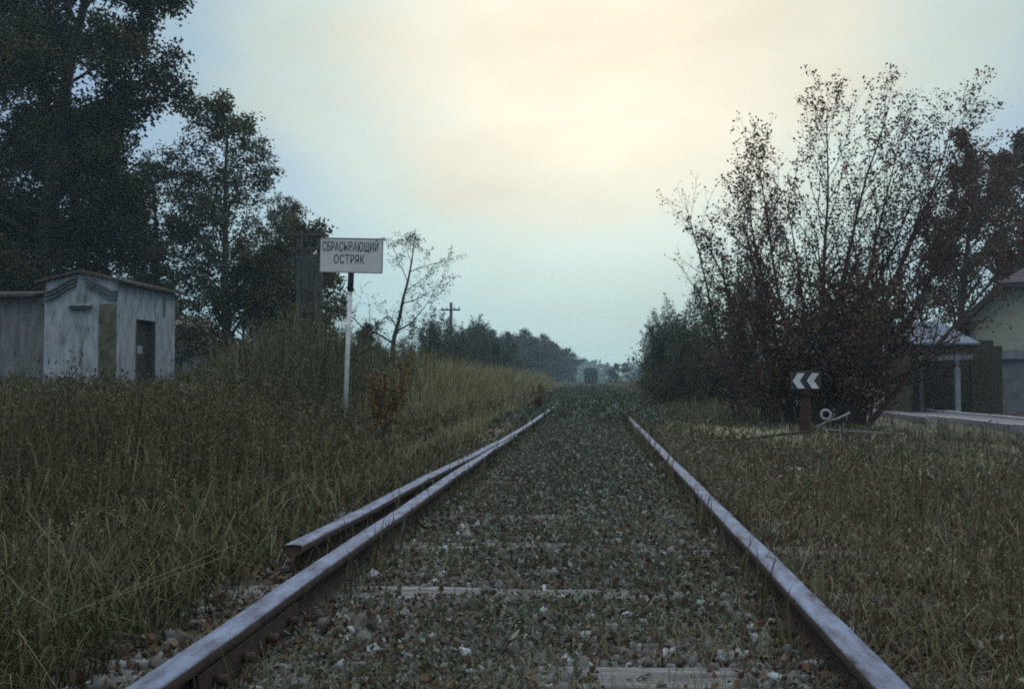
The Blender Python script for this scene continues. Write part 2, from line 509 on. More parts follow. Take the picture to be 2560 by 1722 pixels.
smeshes = [sleeper_mesh(s) for s in range(5)]
for m_ in smeshes: m_.materials.append(M['sleeper'])
SLEEP_LABELS = {3: 'pale weathered wooden sleeper with its middle lying bare in the gravel', 5: 'wooden sleeper bare left of centre, next but one beyond the palest', 1: 'wooden sleeper nearest the bottom, bare only on its right half', 7: 'wooden sleeper with one short bare stretch, farthest of the bare ones'}
plate_me = None
for k in range(-2, 40):
    y = 2.15 + 0.51 * k
    s = bpy.data.objects.new('sleeper', smeshes[k % 5])
    C.objects.link(s)
    s.location = (-0.16 + random.uniform(-0.05, 0.05), y + random.uniform(-0.02, 0.02), random.uniform(-0.03, 0.0) if k not in SLEEP_LABELS else 0.026)
    s.rotation_euler = (0, random.uniform(-0.006, 0.006), random.uniform(-0.02, 0.02))
    tag(s, SLEEP_LABELS.get(k, 'old wooden sleeper half buried in gravel and weeds under the rails'), 'sleeper', 'sleepers of the track')

# ballast: angular stones thrown over the bed
phi = (1 + 5 ** 0.5) / 2
ICO_V = np.array([(-1, phi, 0), (1, phi, 0), (-1, -phi, 0), (1, -phi, 0), (0, -1, phi), (0, 1, phi), (0, -1, -phi), (0, 1, -phi), (phi, 0, -1), (phi, 0, 1), (-phi, 0, -1), (-phi, 0, 1)]) / 1.9
ICO_F = np.array([(0, 11, 5), (0, 5, 1), (0, 1, 7), (0, 7, 10), (0, 10, 11), (1, 5, 9), (5, 11, 4), (11, 10, 2), (10, 7, 6), (7, 1, 8), (3, 9, 4), (3, 4, 2), (3, 2, 6), (3, 6, 8), (3, 8, 9), (4, 9, 5), (2, 4, 11), (6, 2, 10), (8, 6, 7), (9, 8, 1)])


def rand_rot(n, r):
    q = r.normal(size=(n, 4))
    q /= np.linalg.norm(q, axis=1, keepdims=True)
    w, x, y, z = q.T
    return np.stack([np.stack([1 - 2 * (y * y + z * z), 2 * (x * y - z * w), 2 * (x * z + y * w)], -1),
                     np.stack([2 * (x * y + z * w), 1 - 2 * (x * x + z * z), 2 * (y * z - x * w)], -1),
                     np.stack([2 * (x * z - y * w), 2 * (y * z + x * w), 1 - 2 * (x * x + y * y)], -1)], 1)


def stones(P, S, r):
    n = len(P)
    V = ICO_V[None] * (1 + r.normal(0, 0.27, (n, 12, 1))) * np.stack([np.ones(n), r.uniform(0.6, 1, n), r.uniform(0.5, 0.8, n)], -1)[:, None, :]
    V = np.einsum('nij,nkj->nki', rand_rot(n, r), V) * S[:, None, None]
    V = V + P[:, None, :]
    Fq = ICO_F[None] + (np.arange(n) * 12)[:, None, None]
    return V.reshape(-1, 3), Fq.reshape(-1, 3)


def scatter_y(n, y0, y1, r, power=1.6):
    """denser near the camera"""
    u = r.uniform(0, 1, n)
    a, b = y0 ** (1 - power), y1 ** (1 - power)
    return (a + u * (b - a)) ** (1 / (1 - power))


n = 46000
yy = scatter_y(n, 1.0, 24, rng, 1.7)
xx = rng.normal(-0.16, 0.62, n)
xx = np.where(np.abs(xx + 0.16) > 1.45, -0.16 + rng.uniform(-0.7, 0.7, n), xx)
SLEEP_BARE = [(2.15 + 0.51 * 1, -0.05, 0.42), (2.15 + 0.51 * 3, -0.72, 0.18), (2.15 + 0.51 * 5, -0.62, -0.10), (2.15 + 0.51 * 7, -0.5, -0.2)]


def bare(x, y, r):
    """True where a stretch of sleeper lies swept clean"""
    out = np.zeros(len(x), bool)
    for by, x0, x1 in SLEEP_BARE:
        out |= (np.abs(y - by) < 0.115) & (x > x0 + r.normal(0, 0.08, len(x))) & (x < x1 + r.normal(0, 0.12, len(x)))
    return out & (r.uniform(size=len(x)) > 0.1)


m = ~bare(xx, yy, rng)
xx, yy = xx[m], yy[m]; n = len(xx)
S = np.clip(rng.lognormal(math.log(0.0145), 0.45, n), 0.006, 0.036)
V, Fq = stones(np.stack([xx, yy, gz(xx, yy) + 0.004 + rng.uniform(0, 0.018, n)], -1), S, rng)
tag(link('gravel', mesh_np('gravel', V, [Fq]), M['stone']), 'grey broken stone ballast between and beside the rails', 'gravel', kind='stuff')

# ------------------------------------------------------------------ name board
sg = empty('name_board_sign', (-3.72, 15.0, -0.1))
tag(sg, 'white two line name board on a pale post standing in the tall weeds', 'sign')
def sl(p): return (p[0] + 3.72, p[1] - 15.0, p[2] + 0.1)
tube('post', [sl((-3.80, 15.06, -0.3)), sl((-3.75, 15.06, 1.2)), sl((-3.712, 15.06, 2.22))], [0.037, 0.036, 0.035], M['white_paint'], sg, 12)
tube('post_band', [sl((-3.712, 15.06, 2.224)), sl((-3.695, 15.06, 2.60))], 0.047, M['black_paint'], sg, 12)
bd = empty('board', (0, 0, 0)); bpy.data.objects.remove(bd)
bd = boxes('board', [(-0.475, 0.475, -0.012, 0.012, -0.255, 0.255)], M['board'], sg, bevel=0.004, loc=sl((-3.68, 14.985, 2.765)))
bd.rotation_euler = (0, rad(1.2), rad(4))
boxes('edge_strip', [(-0.482, 0.482, -0.017, 0.016, 0.256, 0.268), (-0.482, 0.482, -0.017, 0.016, -0.268, -0.256), (0.476, 0.486, -0.017, 0.016, -0.255, 0.255)], M['pale_trim'], bd)
boxes('bracket', [(-0.035, 0.05, 0.013, 0.06, -0.2, 0.2)], M['black_paint'], bd)


def text_mesh(body, width, height, bold=0.012):
    c = bpy.data.curves.new('txt', 'FONT')
    c.body = body
    c.align_x = 'CENTER'
    c.offset = bold
    c.extrude = 0.02
    c.space_character = 1.06
    o = bpy.data.objects.new('txt', c)
    C.objects.link(o)
    bpy.context.view_layer.update()
    dg = bpy.context.evaluated_depsgraph_get()
    me = bpy.data.meshes.new_from_object(o.evaluated_get(dg))
    bpy.data.objects.remove(o)
    co = np.empty(len(me.vertices) * 3, np.float32)
    me.vertices.foreach_get('co', co)
    co = co.reshape(-1, 3)
    w = co[:, 0].max() - co[:, 0].min()
    base = 0.729 if 'Щ' in body or 'Й' in body else (co[:, 1].max() - co[:, 1].min())
    out = np.stack([(co[:, 0] - (co[:, 0].max() + co[:, 0].min()) / 2) * width / w, -co[:, 2] * 0.10, co[:, 1] * height / base], -1)
    me.vertices.foreach_set('co', out.astype(np.float32).ravel())
    me.update()
    return me


t1 = link('lettering', text_mesh('СБРАСЫВАЮЩИЙ', 0.86, 0.145), M['letter'], bd)
t1.location = (-0.015, -0.0135, 0.065)
t2 = link('lettering', text_mesh('ОСТРЯК', 0.47, 0.145), M['letter'], bd)
t2.location = (-0.03, -0.0135, -0.125)

# ------------------------------------------------------------------ switch stand with chevron lantern
st = empty('switch_stand', (3.22, 15.4, -0.06))
tag(st, 'waist high rusty switch stand topped by a lantern with two white chevrons', 'switch stand')
extrude_poly('stand_base', [(-0.26, 0), (0.26, 0), (0.2, 0.05), (-0.2, 0.05)], 'Y', -0.22, 0.22, M['red_rust'], st)
bm = bmesh.new()
prev = None
for z, a, b in ((0.05, 0.15, 0.15), (0.16, 0.105, 0.11), (0.42, 0.085, 0.09), (0.66, 0.07, 0.07), (0.70, 0.10, 0.09), (0.765, 0.10, 0.09)):
    ring = [bm.verts.new((a * math.cos(t), b * math.sin(t), z)) for t in np.linspace(0, 2 * math.pi, 13)[:-1]]
    if prev:
        for i in range(12):
            bm.faces.new((prev[i], prev[(i + 1) % 12], ring[(i + 1) % 12], ring[i]))
    prev = ring
bm.faces.new(prev)
me = bpy.data.meshes.new('column'); bm.to_mesh(me); bm.free()
link('column', me, M['red_rust'], st)
lan = boxes('lantern', [(-0.205, 0.215, -0.09, 0.09, 0.77, 1.035)], M['black_paint'], st, bevel=0.012)
for k, dx in enumerate((-0.205, 0.005)):
    hw, w = 0.115, 0.105
    cz = 0.905
    pts = [(dx, cz), (dx + 0.075, cz + hw), (dx + 0.075 + w, cz + hw), (dx + w - 0.002, cz), (dx + 0.075 + w, cz - hw), (dx + 0.075, cz - hw)]
    extrude_poly('chevron', pts, 'Y', -0.097, -0.089, M['white_paint'], lan)
boxes('lantern_cap', [(-0.07, 0.08, -0.06, 0.06, 1.036, 1.06)], M['black_paint'], lan, bevel=0.008)
# throw lever with ring weight
lev = empty('throw_lever', (3.6, 15.5, 0.0))
tag(lev, 'switch throw lever with a pale ring weight low in the grass right of the stand', 'lever')
a = np.linspace(0, 2 * math.pi, 25)
tube('ring_weight', [(-0.06 + 0.07 * math.cos(t), 0, 0.33 + 0.07 * math.sin(t)) for t in a], 0.02, M['concrete'], lev, 8, cap=False)
tube('lever_arm', [(-0.4, 0, 0.03), (-0.02, 0.0, 0.235), (0.12, 0, 0.27), (0.30, 0, 0.36)], 0.018, M['pale_trim'], lev, 8)
tube('lever_foot', [(-0.4, 0, 0.03), (-0.4, 0, -0.12)], 0.03, M['red_rust'], lev, 8)
for k, (x, y, rz, ln, lb) in enumerate(((4.25, 15.9, -0.12, 1.15, 'grey weathered plank lying in the grass past the ring lever'), (1.96, 9.8, 0.1, 0.24, 'short pale offcut board in the grass right of the rail'))):
    p = boxes('plank', [(-ln / 2, ln / 2, -0.07, 0.07, -0.02, 0.022)], M['sleeper'] if k == 0 else M['concrete'], bevel=0.006, loc=(x, y, float(gz(x, y)) + 0.07 - 0.02 * k))
    p.rotation_euler = (0.1, 0.04, rz)
    tag(p, lb, 'plank')

# ------------------------------------------------------------------ white kiosk building, left
wb = empty('white_building', (0, 0, 0))
tag(wb, 'small derelict white plastered building with curved mouldings and a dark doorway among the weeds', 'building')
XR, YF, YB = -10.0, 20.3, 23.2
# gable front wall
extrude_poly('wall', [(-11.62, -0.2), (XR, -0.2), (XR, 2.94), (-10.81, 3.12), (-11.62, 2.94)], 'Y', YF, YF + 0.25, M['plaster'], wb)
boxes('wall', [(XR - 0.25, XR - 0.002, YF + 0.252, 21.15, -0.2, 2.93), (XR - 0.25, XR - 0.002, 22.12, YB, -0.2, 2.93), (XR - 0.25, XR - 0.002, 21.152, 22.118, 2.2, 2.93),
               (XR - 0.25, XR - 0.002, 21.152, 22.118, -0.2, 0.12)], M['plaster'], wb)
boxes('wall', [(-16.5, XR - 0.252, YB - 0.25, YB - 0.003, -0.2, 2.9), (-16.5, -16.25, 20.6, YB - 0.252, -0.2, 2.6)], M['plaster_shaded'], wb)
boxes('wall', [(-16.5, -11.63, 20.42, 20.62, -0.2, 2.62)], M['plaster_shaded'], wb)
dr = boxes('door', [(XR - 0.2, XR - 0.14, 21.17, 22.10, 0.125, 2.18)], M['door_wood'], wb)
boxes('door_pane', [(XR - 0.145, XR - 0.13, 21.5, 21.75, 1.45, 1.62)], M['plaster'], dr)
boxes('door_frame', [(XR - 0.13, XR + 0.01, 21.155, 21.2, 0.13, 2.195), (XR - 0.13, XR + 0.01, 22.07, 22.115, 0.13, 2.195)], M['old_wood'], wb)
boxes('wall_notch', [(XR + 0.0005, XR + 0.02, 22.5, 22.62, 2.35, 2.8)], M['plaster_shaded'], wb)


def ogee(x0, z0, x1, z1, n=16):
    out = []
    for i in range(n + 1):
        t = i / n
        out.append((x0 + (x1 - x0) * t, z0 + (z1 - z0) * (t * t * (3 - 2 * t)) ** 0.85))
    return out


for off in (0.0, 0.085, 0.17):
    for sgn in (1, -1):
        cx = -10.81
        c = ogee(cx + sgn * (0.08 + 0.2 * off), 3.04 - off, cx + sgn * 0.80, 2.74 - off)
        bm = bmesh.new()
        for (xa, za), (xb, zb) in zip(c[:-1], c[1:]):
            h = 0.032
            vs_ = [bm.verts.new(p) for p in ((xa, YF - 0.08, za), (xb, YF - 0.08, zb), (xb, YF - 0.08, zb - h), (xa, YF - 0.08, za - h),
                                             (xa, YF, za), (xb, YF, zb), (xb, YF, zb - h), (xa, YF, za - h))]
            for f in ((0, 1, 2, 3), (4, 7, 6, 5), (0, 4, 5, 1), (3, 2, 6, 7)):
                bm.faces.new([vs_[i] for i in f])
        bmesh.ops.remove_doubles(bm, verts=bm.verts[:], dist=1e-4)
        bmesh.ops.recalc_face_normals(bm, faces=bm.faces[:])
        me = bpy.data.meshes.new('moulding'); bm.to_mesh(me); bm.free()
        link('moulding', me, M['mould'], wb)
boxes('ledge', [(-11.06, -10.56, YF - 0.14, YF - 0.001, 2.42, 2.47)], M['plaster'], wb, bevel=0.006)
boxes('ledge_underside', [(-11.04, -10.58, YF - 0.09, YF - 0.001, 2.355, 2.417)], M['mould'], wb)  # darker box under the ledge
boxes('wall_strip', [(-10.40, XR - 0.03, YF - 0.035, YF - 0.001, -0.1, 2.46)], M['dark_olive'], wb)  # dark olive strip standing slightly proud of the wall
# thin dark roof sheets with overhang
rf = empty('roof', (0, 0, 0)); bpy.data.objects.remove(rf)
extrude_poly('roof', [(-9.82, 2.905), (-9.82, 2.955), (-10.81, 3.195), (-11.8, 2.965), (-11.8, 2.915), (-10.81, 3.135)], 'Y', YF - 0.12, YB + 0.25, M['roof_dark'], wb)
extrude_poly('roof', [(20.2, 2.625), (20.2, 2.69), (23.5, 3.05), (23.5, 2.985)], 'X', -16.8, -11.805, M['roof_dark'], wb)

# dark-roofed house far behind the white building
sh = empty('village_house', (-19.3, 45, 0))
tag(sh, 'low village house with dark gable roof and pale wall glimpsed behind the white building', 'house')
boxes('wall', [(-5, 0.75, 0, 6, -0.2, 2.3)], M['plaster'], sh)
extrude_poly('roof', [(-5.4, 2.1), (1.25, 2.1), (1.25, 2.25), (-1.0, 4.1), (-3.1, 4.1), (-5.4, 2.25)], 'Y', -0.5, 6.4, M['roof_dark'], sh)
w_ = boxes('window', [(-0.6, 0.3, -0.06, -0.002, 1.0, 1.9)], M['old_wood'], sh)
boxes('pane', [(-0.55, 0.25, -0.075, -0.062, 1.05, 1.85)], M['black_paint'], w_)

# timber frame behind the board
tf = empty('timber_frame', (-6.92, 23.6, 0))
tf.scale = (0.96, 0.96, 0.96)
tag(tf, 'dark timber frame with two crossbars rising from the thicket behind the name board', 'timber frame')
for dx in (-0.16, 0.36):
    boxes('post', [(dx - 0.06, dx + 0.06, -0.06, 0.06, -0.2, 4.66)], M['old_wood'], tf)
for z in (4.56, 4.2):
    boxes('crossbar', [(-0.46, 0.52, -0.11, -0.062, z - 0.04, z + 0.035)], M['roof_dark'], tf)
boxes('plank_panel', [(-0.09 + 0.1 * k, 0.0 + 0.1 * k, -0.05, -0.02, 2.6, 4.1 - 0.04 * (k % 2)) for k in range(4)], M['old_wood'], tf)

# ------------------------------------------------------------------ right side: house and open shed
hs = empty('clapboard_house', (0, 0, 0))
tag(hs, 'grey clapboard house with clipped gable and pale band at the right edge', 'house')
extrude_poly('upper_wall', [(11.0, 1.44), (19.0, 1.44), (19.0, 2.62), (17.6, 3.62), (12.05, 3.62), (11.0, 2.62)], 'Y', 30, 30.2, M['siding'], hs)
boxes('lower_wall', [(11.35, 18.7, 30.06, 30.2, -0.2, 1.437)], M['siding_low'], hs)
boxes('side_wall', [(11.0, 11.2, 30.203, 39, 1.44, 2.6)], M['siding'], hs)
boxes('side_wall', [(11.35, 11.5, 30.203, 39, -0.2, 1.437)], M['siding_low'], hs)
boxes('band', [(11.5, 18.9, 29.93, 29.998, 1.46, 1.73)], M['pale_trim'], hs, bevel=0.01)
boxes('corner_board', [(10.98, 11.14, 29.96, 29.997, 1.45, 2.56)], M['pale_trim'], hs)
# roof: two slopes and the clipped hip above the gable
bm = bmesh.new()
def V3(*p): return bm.verts.new(p)
e0, e1 = (10.62, 2.33), (11.75, 3.68)
A = [V3(10.62, 29.5, 2.46), V3(11.78, 29.5, 3.62), V3(13.1, 31.2, 4.6), V3(13.1, 39.5, 4.6), V3(10.62, 39.5, 2.46)]
B = [V3(v.co.x + 0.03, v.co.y, v.co.z - 0.13) for v in A]
bm.faces.new(A); bm.faces.new(B[::-1])
for i in range(5): bm.faces.new((A[i], B[i], B[(i + 1) % 5], A[(i + 1) % 5]))
A2 = [V3(11.785, 29.5, 3.622), V3(18.2, 29.5, 3.622), V3(16.9, 31.2, 4.6), V3(13.105, 31.2, 4.6)]
B2 = [V3(v.co.x, v.co.y + 0.03, v.co.z - 0.13) for v in A2]
bm.faces.new(A2); bm.faces.new(B2[::-1])
for i in range(4): bm.faces.new((A2[i], B2[i], B2[(i + 1) % 4], A2[(i + 1) % 4]))
A3 = [V3(18.205, 29.5, 3.62), V3(19.4, 29.5, 2.46), V3(19.4, 39.5, 2.46), V3(16.9, 39.5, 4.6), V3(16.9, 31.2, 4.6)]
bm.faces.new(A3)
A4 = [V3(13.105, 31.2, 4.6), V3(16.9, 31.2, 4.6), V3(16.9, 39.5, 4.6), V3(13.105, 39.5, 4.6)]
bm.faces.new(A4)
bmesh.ops.recalc_face_normals(bm, faces=bm.faces[:])
me = bpy.data.meshes.new('roof'); bm.to_mesh(me); bm.free()
link('roof', me, M['house_roof'], hs)
extrude_poly('bargeboard', [(10.62, 2.30), (10.62, 2.44), (11.78, 3.60), (11.9, 3.60), (11.9, 3.44)], 'Y', 29.42, 29.496, M['roof_dark'], hs)

ca, sa = math.cos(rad(-23)), math.sin(rad(-23))
hs.rotation_euler = (0, 0, rad(-23))
hs.location = (11 - (11 * ca - 30 * sa), 30 - (11 * sa + 30 * ca), 0)
sd = empty('open_shed', (0, 0, 0))
tag(sd, 'open fronted shed with bluish metal roof and a pale post between bush and house', 'shed')
extrude_poly('roof', [(25.8, 1.74), (25.8, 1.79), (28.6, 2.48), (28.6, 2.43)], 'X', 8.1, 9.7, M['metal_roof'], sd)
boxes('eave_beam', [(8.2, 9.95, 25.9, 26.0, 1.60, 1.72, 0, -0.06, 0)], M['roof_dark'], sd)
boxes('header', [(8.3, 9.6, 26.02, 26.1, 1.36, 1.5, 0, -0.04, 0)], M['pale_trim'], sd)
boxes('post', [(9.16, 9.28, 25.99, 26.1, -0.2, 1.58)], M['pale_trim'], sd)
boxes('post', [(8.3, 8.38, 26.03, 26.1, -0.2, 1.36)], M['old_wood'], sd)
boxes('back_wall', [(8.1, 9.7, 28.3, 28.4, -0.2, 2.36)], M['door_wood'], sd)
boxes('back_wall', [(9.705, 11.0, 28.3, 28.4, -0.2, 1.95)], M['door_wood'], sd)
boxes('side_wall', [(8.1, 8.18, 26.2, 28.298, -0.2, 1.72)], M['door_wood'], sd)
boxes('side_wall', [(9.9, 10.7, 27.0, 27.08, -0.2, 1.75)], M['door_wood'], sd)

# ------------------------------------------------------------------ far end of the line
wg = empty('rail_trolley', (-0.16, 135, -0.1))
wg.scale = (0.61, 0.61, 0.61)
tag(wg, 'small dark boxy rail trolley standing end on at the far end of the track', 'rail trolley')
boxes('body', [(-1.5, 1.5, 0, 11, 0.95, 3.3)], M['wagon'], wg, bevel=0.05)
extrude_poly('roof', [(-1.55, 3.31), (1.55, 3.31), (1.5, 3.7), (1.0, 4.15), (0, 4.35), (-1.0, 4.15), (-1.5, 3.7)], 'Y', -0.1, 11.1, M['wagon_roof'], wg)
boxes('underframe', [(-1.3, 1.3, 0.1, 10.9, 0.6, 0.94)], M['wagon'], wg)
for dx in (-0.9, 0.9):
    tube('buffer', [(dx, -0.55, 1.05), (dx, 0, 1.05)], 0.2, M['black_paint'], wg, 12)
for dx in (-0.8, 0.8):
    for dy in (1.6, 9.4):
        tube('wheel', [(dx - 0.07, dy, 0.5), (dx + 0.07, dy, 0.5)], 0.46, M['black_paint'], wg, 20)

up = empty('utility_pole', (-10.7, 75, 0))
tag(up, 'distant wooden utility pole with a crossarm above the left saplings', 'utility pole')
tube('pole', [(0, 0, -0.3), (0.02, 0, 6.75)], [0.16, 0.12], M['old_wood'], up, 8)
boxes('crossarm', [(-0.75, 0.75, -0.2, -0.11, 6.12, 6.24)], M['old_wood'], up)
for dx in (-0.65, -0.3, 0.3, 0.65):
    tube('insulator', [(dx, -0.15, 6.24), (dx, -0.15, 6.42)], 0.05, M['white_paint'], up, 6)

# ------------------------------------------------------------------ trees
UP = np.array([0, 0, 1.0])


class Grow:
    def __init__(s, seed):
        s.r = np.random.default_rng(seed)
        s.wood = {}
        s.lp, s.ld = [], []

    def branch(s, p, d, length, r0, lvl, sp):
        n = sp['seg'][lvl]
        pts = np.empty((n + 1, 3))
        pts[0] = p
        d = np.asarray(d, float)
        bias = sp.get('bias', np.zeros(3))
        for i in range(n):
            d = d + s.r.normal(0, sp['wob'][lvl], 3) + UP * sp['trop'][lvl] + bias * (0.5 if lvl else 1)
            d /= np.linalg.norm(d)
            pts[i + 1] = pts[i] + d * length / n
        t = np.linspace(0, 1, n + 1)
        s.wood.setdefault(5 if lvl == 0 else (4 if lvl == 1 else 3), []).append((pts, np.maximum(r0 * (1 - 0.88 * t), 0.0022)))
        last = lvl == sp['max']
        if lvl >= sp['leaf_from']:
            k = sp['lpts'][lvl]
            tt = s.r.uniform(0.15, 1, k) ** 0.8
            q = np.stack([np.interp(tt, t, pts[:, j]) for j in range(3)], -1)
            s.lp.append(q)
            s.ld.append(np.repeat((pts[-1] - pts[0])[None] / (length + 1e-9), k, 0))
        if last:
            return
        nc = sp['nch'][lvl]
        nc = max(1, int(round(nc * s.r.uniform(0.8, 1.2))))
        t0 = sp['t0'][lvl]
        az0 = s.r.uniform(0, 6.28)
        for c in range(nc):
            tc_ = t0 + (1 - t0) * (c + s.r.uniform(0, 1)) / nc
            tc_ = min(tc_, 0.99)
            i = min(int(tc_ * n), n - 1)
            f = tc_ * n - i
            q = pts[i] * (1 - f) + pts[i + 1] * f
            ax = pts[i + 1] - pts[i]
            ax /= np.linalg.norm(ax)
            az = az0 + c * 2.4 + s.r.normal(0, 0.4)
            ref = np.array([1, 0, 0]) if abs(ax[0]) < 0.8 else np.array([0, 1, 0])
            u = np.cross(ax, ref); u /= np.linalg.norm(u)
            w = np.cross(ax, u)
            an_ = rad(sp['ang'][lvl]) * s.r.uniform(0.75, 1.25)
            nd = ax * math.cos(an_) + (u * math.cos(az) + w * math.sin(az)) * math.sin(an_)
            shape = sp['shape'][lvl]
            ln = length * sp['lr'][lvl] * (1 - shape * (tc_ - t0) / (1 - t0 + 1e-6)) * s.r.uniform(0.7, 1.15)
            s.branch(q, nd, ln, max(0.003, r0 * (1 - 0.88 * tc_) * sp['rr'][lvl]), lvl + 1, sp)

    def wood_mesh(s, name):
        Vs, Qs, off = [], [], 0
        for sides, pl in s.wood.items():
            V, Q = tubes_np(pl, sides)
            Vs.append(V); Qs.append(Q + off); off += len(V)
        return mesh_np(name, np.concatenate(Vs), [np.concatenate(Qs)], smooth=True)

    def leaf_mesh(s, name, per, size, spread, width=0.32, droop=0.0, keep=1.0):
        P = np.concatenate(s.lp); D = np.concatenate(s.ld)
        P = np.repeat(P, per, 0); D = np.repeat(D, per, 0)
        if keep < 1:
            m = s.r.uniform(size=len(P)) < keep
            P, D = P[m], D[m]
        return leaves(name, P, D, size, spread, s.r, width, droop)


def leaf_geo(P, D, size, spread, r, width=0.32, droop=0.0):
    n = len(P)
    P = P + r.normal(0, spread, (n, 3))
    d = D * 0.6 + r.normal(0, 0.7, (n, 3)) - UP * droop
    d /= np.linalg.norm(d, axis=1, keepdims=True)
    sd_ = np.cross(d, r.normal(size=(n, 3)))
    sd_ /= np.linalg.norm(sd_, axis=1, keepdims=True) + 1e-9
    s_ = (size * r.uniform(0.55, 1.35, n))[:, None]
    V = np.stack([P, P + d * s_ * 0.45 + sd_ * s_ * width, P + d * s_, P + d * s_ * 0.45 - sd_ * s_ * width], 1)
    return V.reshape(-1, 3), np.arange(n * 4).reshape(-1, 4)


def leaves(name, P, D, size, spread, r, width=0.32, droop=0.0):
    V, Q = leaf_geo(P, D, size, spread, r, width, droop)
    return mesh_np(name, V, [Q])


def tree_thing(name, loc, meshes, label, cat='tree', group=None, rz=0.0, sc=(1, 1, 1)):
    e = empty(name, loc, rz)
    e.scale = sc
    tag(e, label, cat, group)
    for pn, me in meshes:
        o = bpy.data.objects.new(pn, me)
        C.objects.link(o)
        o.parent = e
    return e


def wl(g, leaf, wood, wname='trunk', lname='crown', **kw):
    wm = g.wood_mesh(wname); wm.materials.append(wood)
    lm = g.leaf_mesh(lname, **kw); lm.materials.append(leaf)
    return [(wname, wm), (lname, lm)]


BIG = dict(max=3, leaf_from=2, seg=[10, 7, 5, 4], wob=[0.05, 0.13, 0.18, 0.2], trop=[0.05, 0.02, -0.03, -0.05], nch=[30, 9, 6], t0=[0.16, 0.2, 0.15],
           ang=[62, 45, 45], lr=[0.40, 0.42, 0.45], shape=[0.62, 0.5, 0.4], rr=[0.42, 0.5, 0.5], lpts=[0, 0, 3, 5])
g = Grow(3)
g.branch((0, 0, -0.2), (0.02, 0, 1), 14.0, 0.42, 0, BIG)
bigA = wl(g, M['leaf_dark'], M['bark'], per=11, size=0.115, spread=0.17, droop=0.35)
tree_thing('broadleaf_tree', (-16.1, 27.5, 0), bigA, 'huge dark leafy tree towering over the white building', rz=0.4)
tree_thing('broadleaf_tree', (-20.2, 29.0, 0), bigA, 'dark leafy tree at the left edge of the photo behind the building wing', rz=2.1, sc=(1.05, 1.05, 1.0))
tree_thing('broadleaf_tree', (-16.6, 34, 0), bigA, 'dark leafy tree filling the gap behind the huge tree and the birch', rz=4.0, sc=(0.6, 0.6, 0.66))

BIR = dict(max=3, leaf_from=2, seg=[10, 7, 6, 5], wob=[0.05, 0.10, 0.13, 0.12], trop=[0.06, 0.03, -0.16, -0.30], nch=[24, 8, 6], t0=[0.2, 0.2, 0.1],
           ang=[38, 45, 40], lr=[0.34, 0.42, 0.6], shape=[0.55, 0.4, 0.3], rr=[0.4, 0.45, 0.5], lpts=[0, 0, 3, 6])
g = Grow(8)
g.branch((0, 0, -0.2), (0.0, 0, 1), 9.3, 0.17, 0, BIR)
birch = wl(g, M['leaf_birch'], M['bark_birch'], per=4, size=0.085, spread=0.08, droop=0.5, keep=0.75)
tree_thing('birch_tree', (-11.0, 30, 0), birch, 'tall drooping birch rising between the huge dark tree and the name board', rz=0.6, sc=(1.25, 1.25, 0.94))
tree_thing('birch_tree', (-11.3, 33.5, 0), birch, 'lower birch crowding close behind the tall drooping birch', rz=2.6, sc=(0.8, 0.8, 0.72))
tree_thing('birch_tree', (-13.1, 29.2, 0), birch, 'low wide birch bridging the gap between the huge dark tree and the tall birch', rz=4.4, sc=(1.15, 1.15, 0.80))

MID = dict(max=3, leaf_from=2, seg=[8, 6, 5, 4], wob=[0.07, 0.14, 0.18, 0.2], trop=[0.04, 0.05, 0.02, -0.02], nch=[18, 8, 5], t0=[0.1, 0.15, 0.1],
           ang=[50, 45, 45], lr=[0.45, 0.45, 0.5], shape=[0.55, 0.4, 0.3], rr=[0.45, 0.5, 0.5], lpts=[0, 0, 3, 5])
g = Grow(21)
g.branch((0, 0, -0.2), (0.05, 0, 1), 5.6, 0.12, 0, MID)
midA = wl(g, M['leaf_olive'], M['bark'], per=4, size=0.10, spread=0.09)
g = Grow(22)
g.branch((0, 0, -0.2), (-0.05, 0, 1), 5.0, 0.10, 0, MID)
midB = wl(g, M['leaf_dark'], M['bark'], per=4, size=0.10, spread=0.09)
spots = [(-9.0, 28, 0.95, midA, 'bushy olive tree standing just left of the timber frame'), (-9.9, 31, 0.95, midB, 'dark bushy tree behind the olive tree and the timber frame'),
         (-9.9, 26.5, 0.85, midB, 'squat dark tree under the drooping birch'), 
         (-7.25, 24.2, 0.6, midA, 'small bushy tree in front of the timber frame'), (-7.0, 32.0, 0.5, midB, 'small dark bush behind the name board post')]
for i, (x, y, s, ms_, lb) in enumerate(spots):
    tree_thing('bushy_tree', (x, y, 0), ms_, lb, 'tree', 'trees behind the name board', rz=i * 1.9, sc=(s, s, s))

# leaning half-bare tree beyond the board
LEAN = dict(max=3, leaf_from=2, seg=[9, 7, 5, 4], wob=[0.10, 0.20, 0.2, 0.2], trop=[0.03, 0.07, 0.03, 0.02], nch=[11, 7, 5], t0=[0.28, 0.2, 0.1],
            ang=[58, 45, 45], lr=[0.5, 0.4, 0.5], shape=[0.4, 0.4, 0.3], rr=[0.5, 0.5, 0.5], lpts=[0, 0, 1, 3])
g = Grow(35)
g.branch((0, 0, -0.2), (0.22, 0, 1), 5.5, 0.11, 0, LEAN)
tree_thing('leaning_tree', (-6.3, 30, 0), wl(g, M['leaf_blue'], M['bark'], per=2, size=0.055, spread=0.04), 'thin half bare tree leaning right beyond the name board', 'tree')

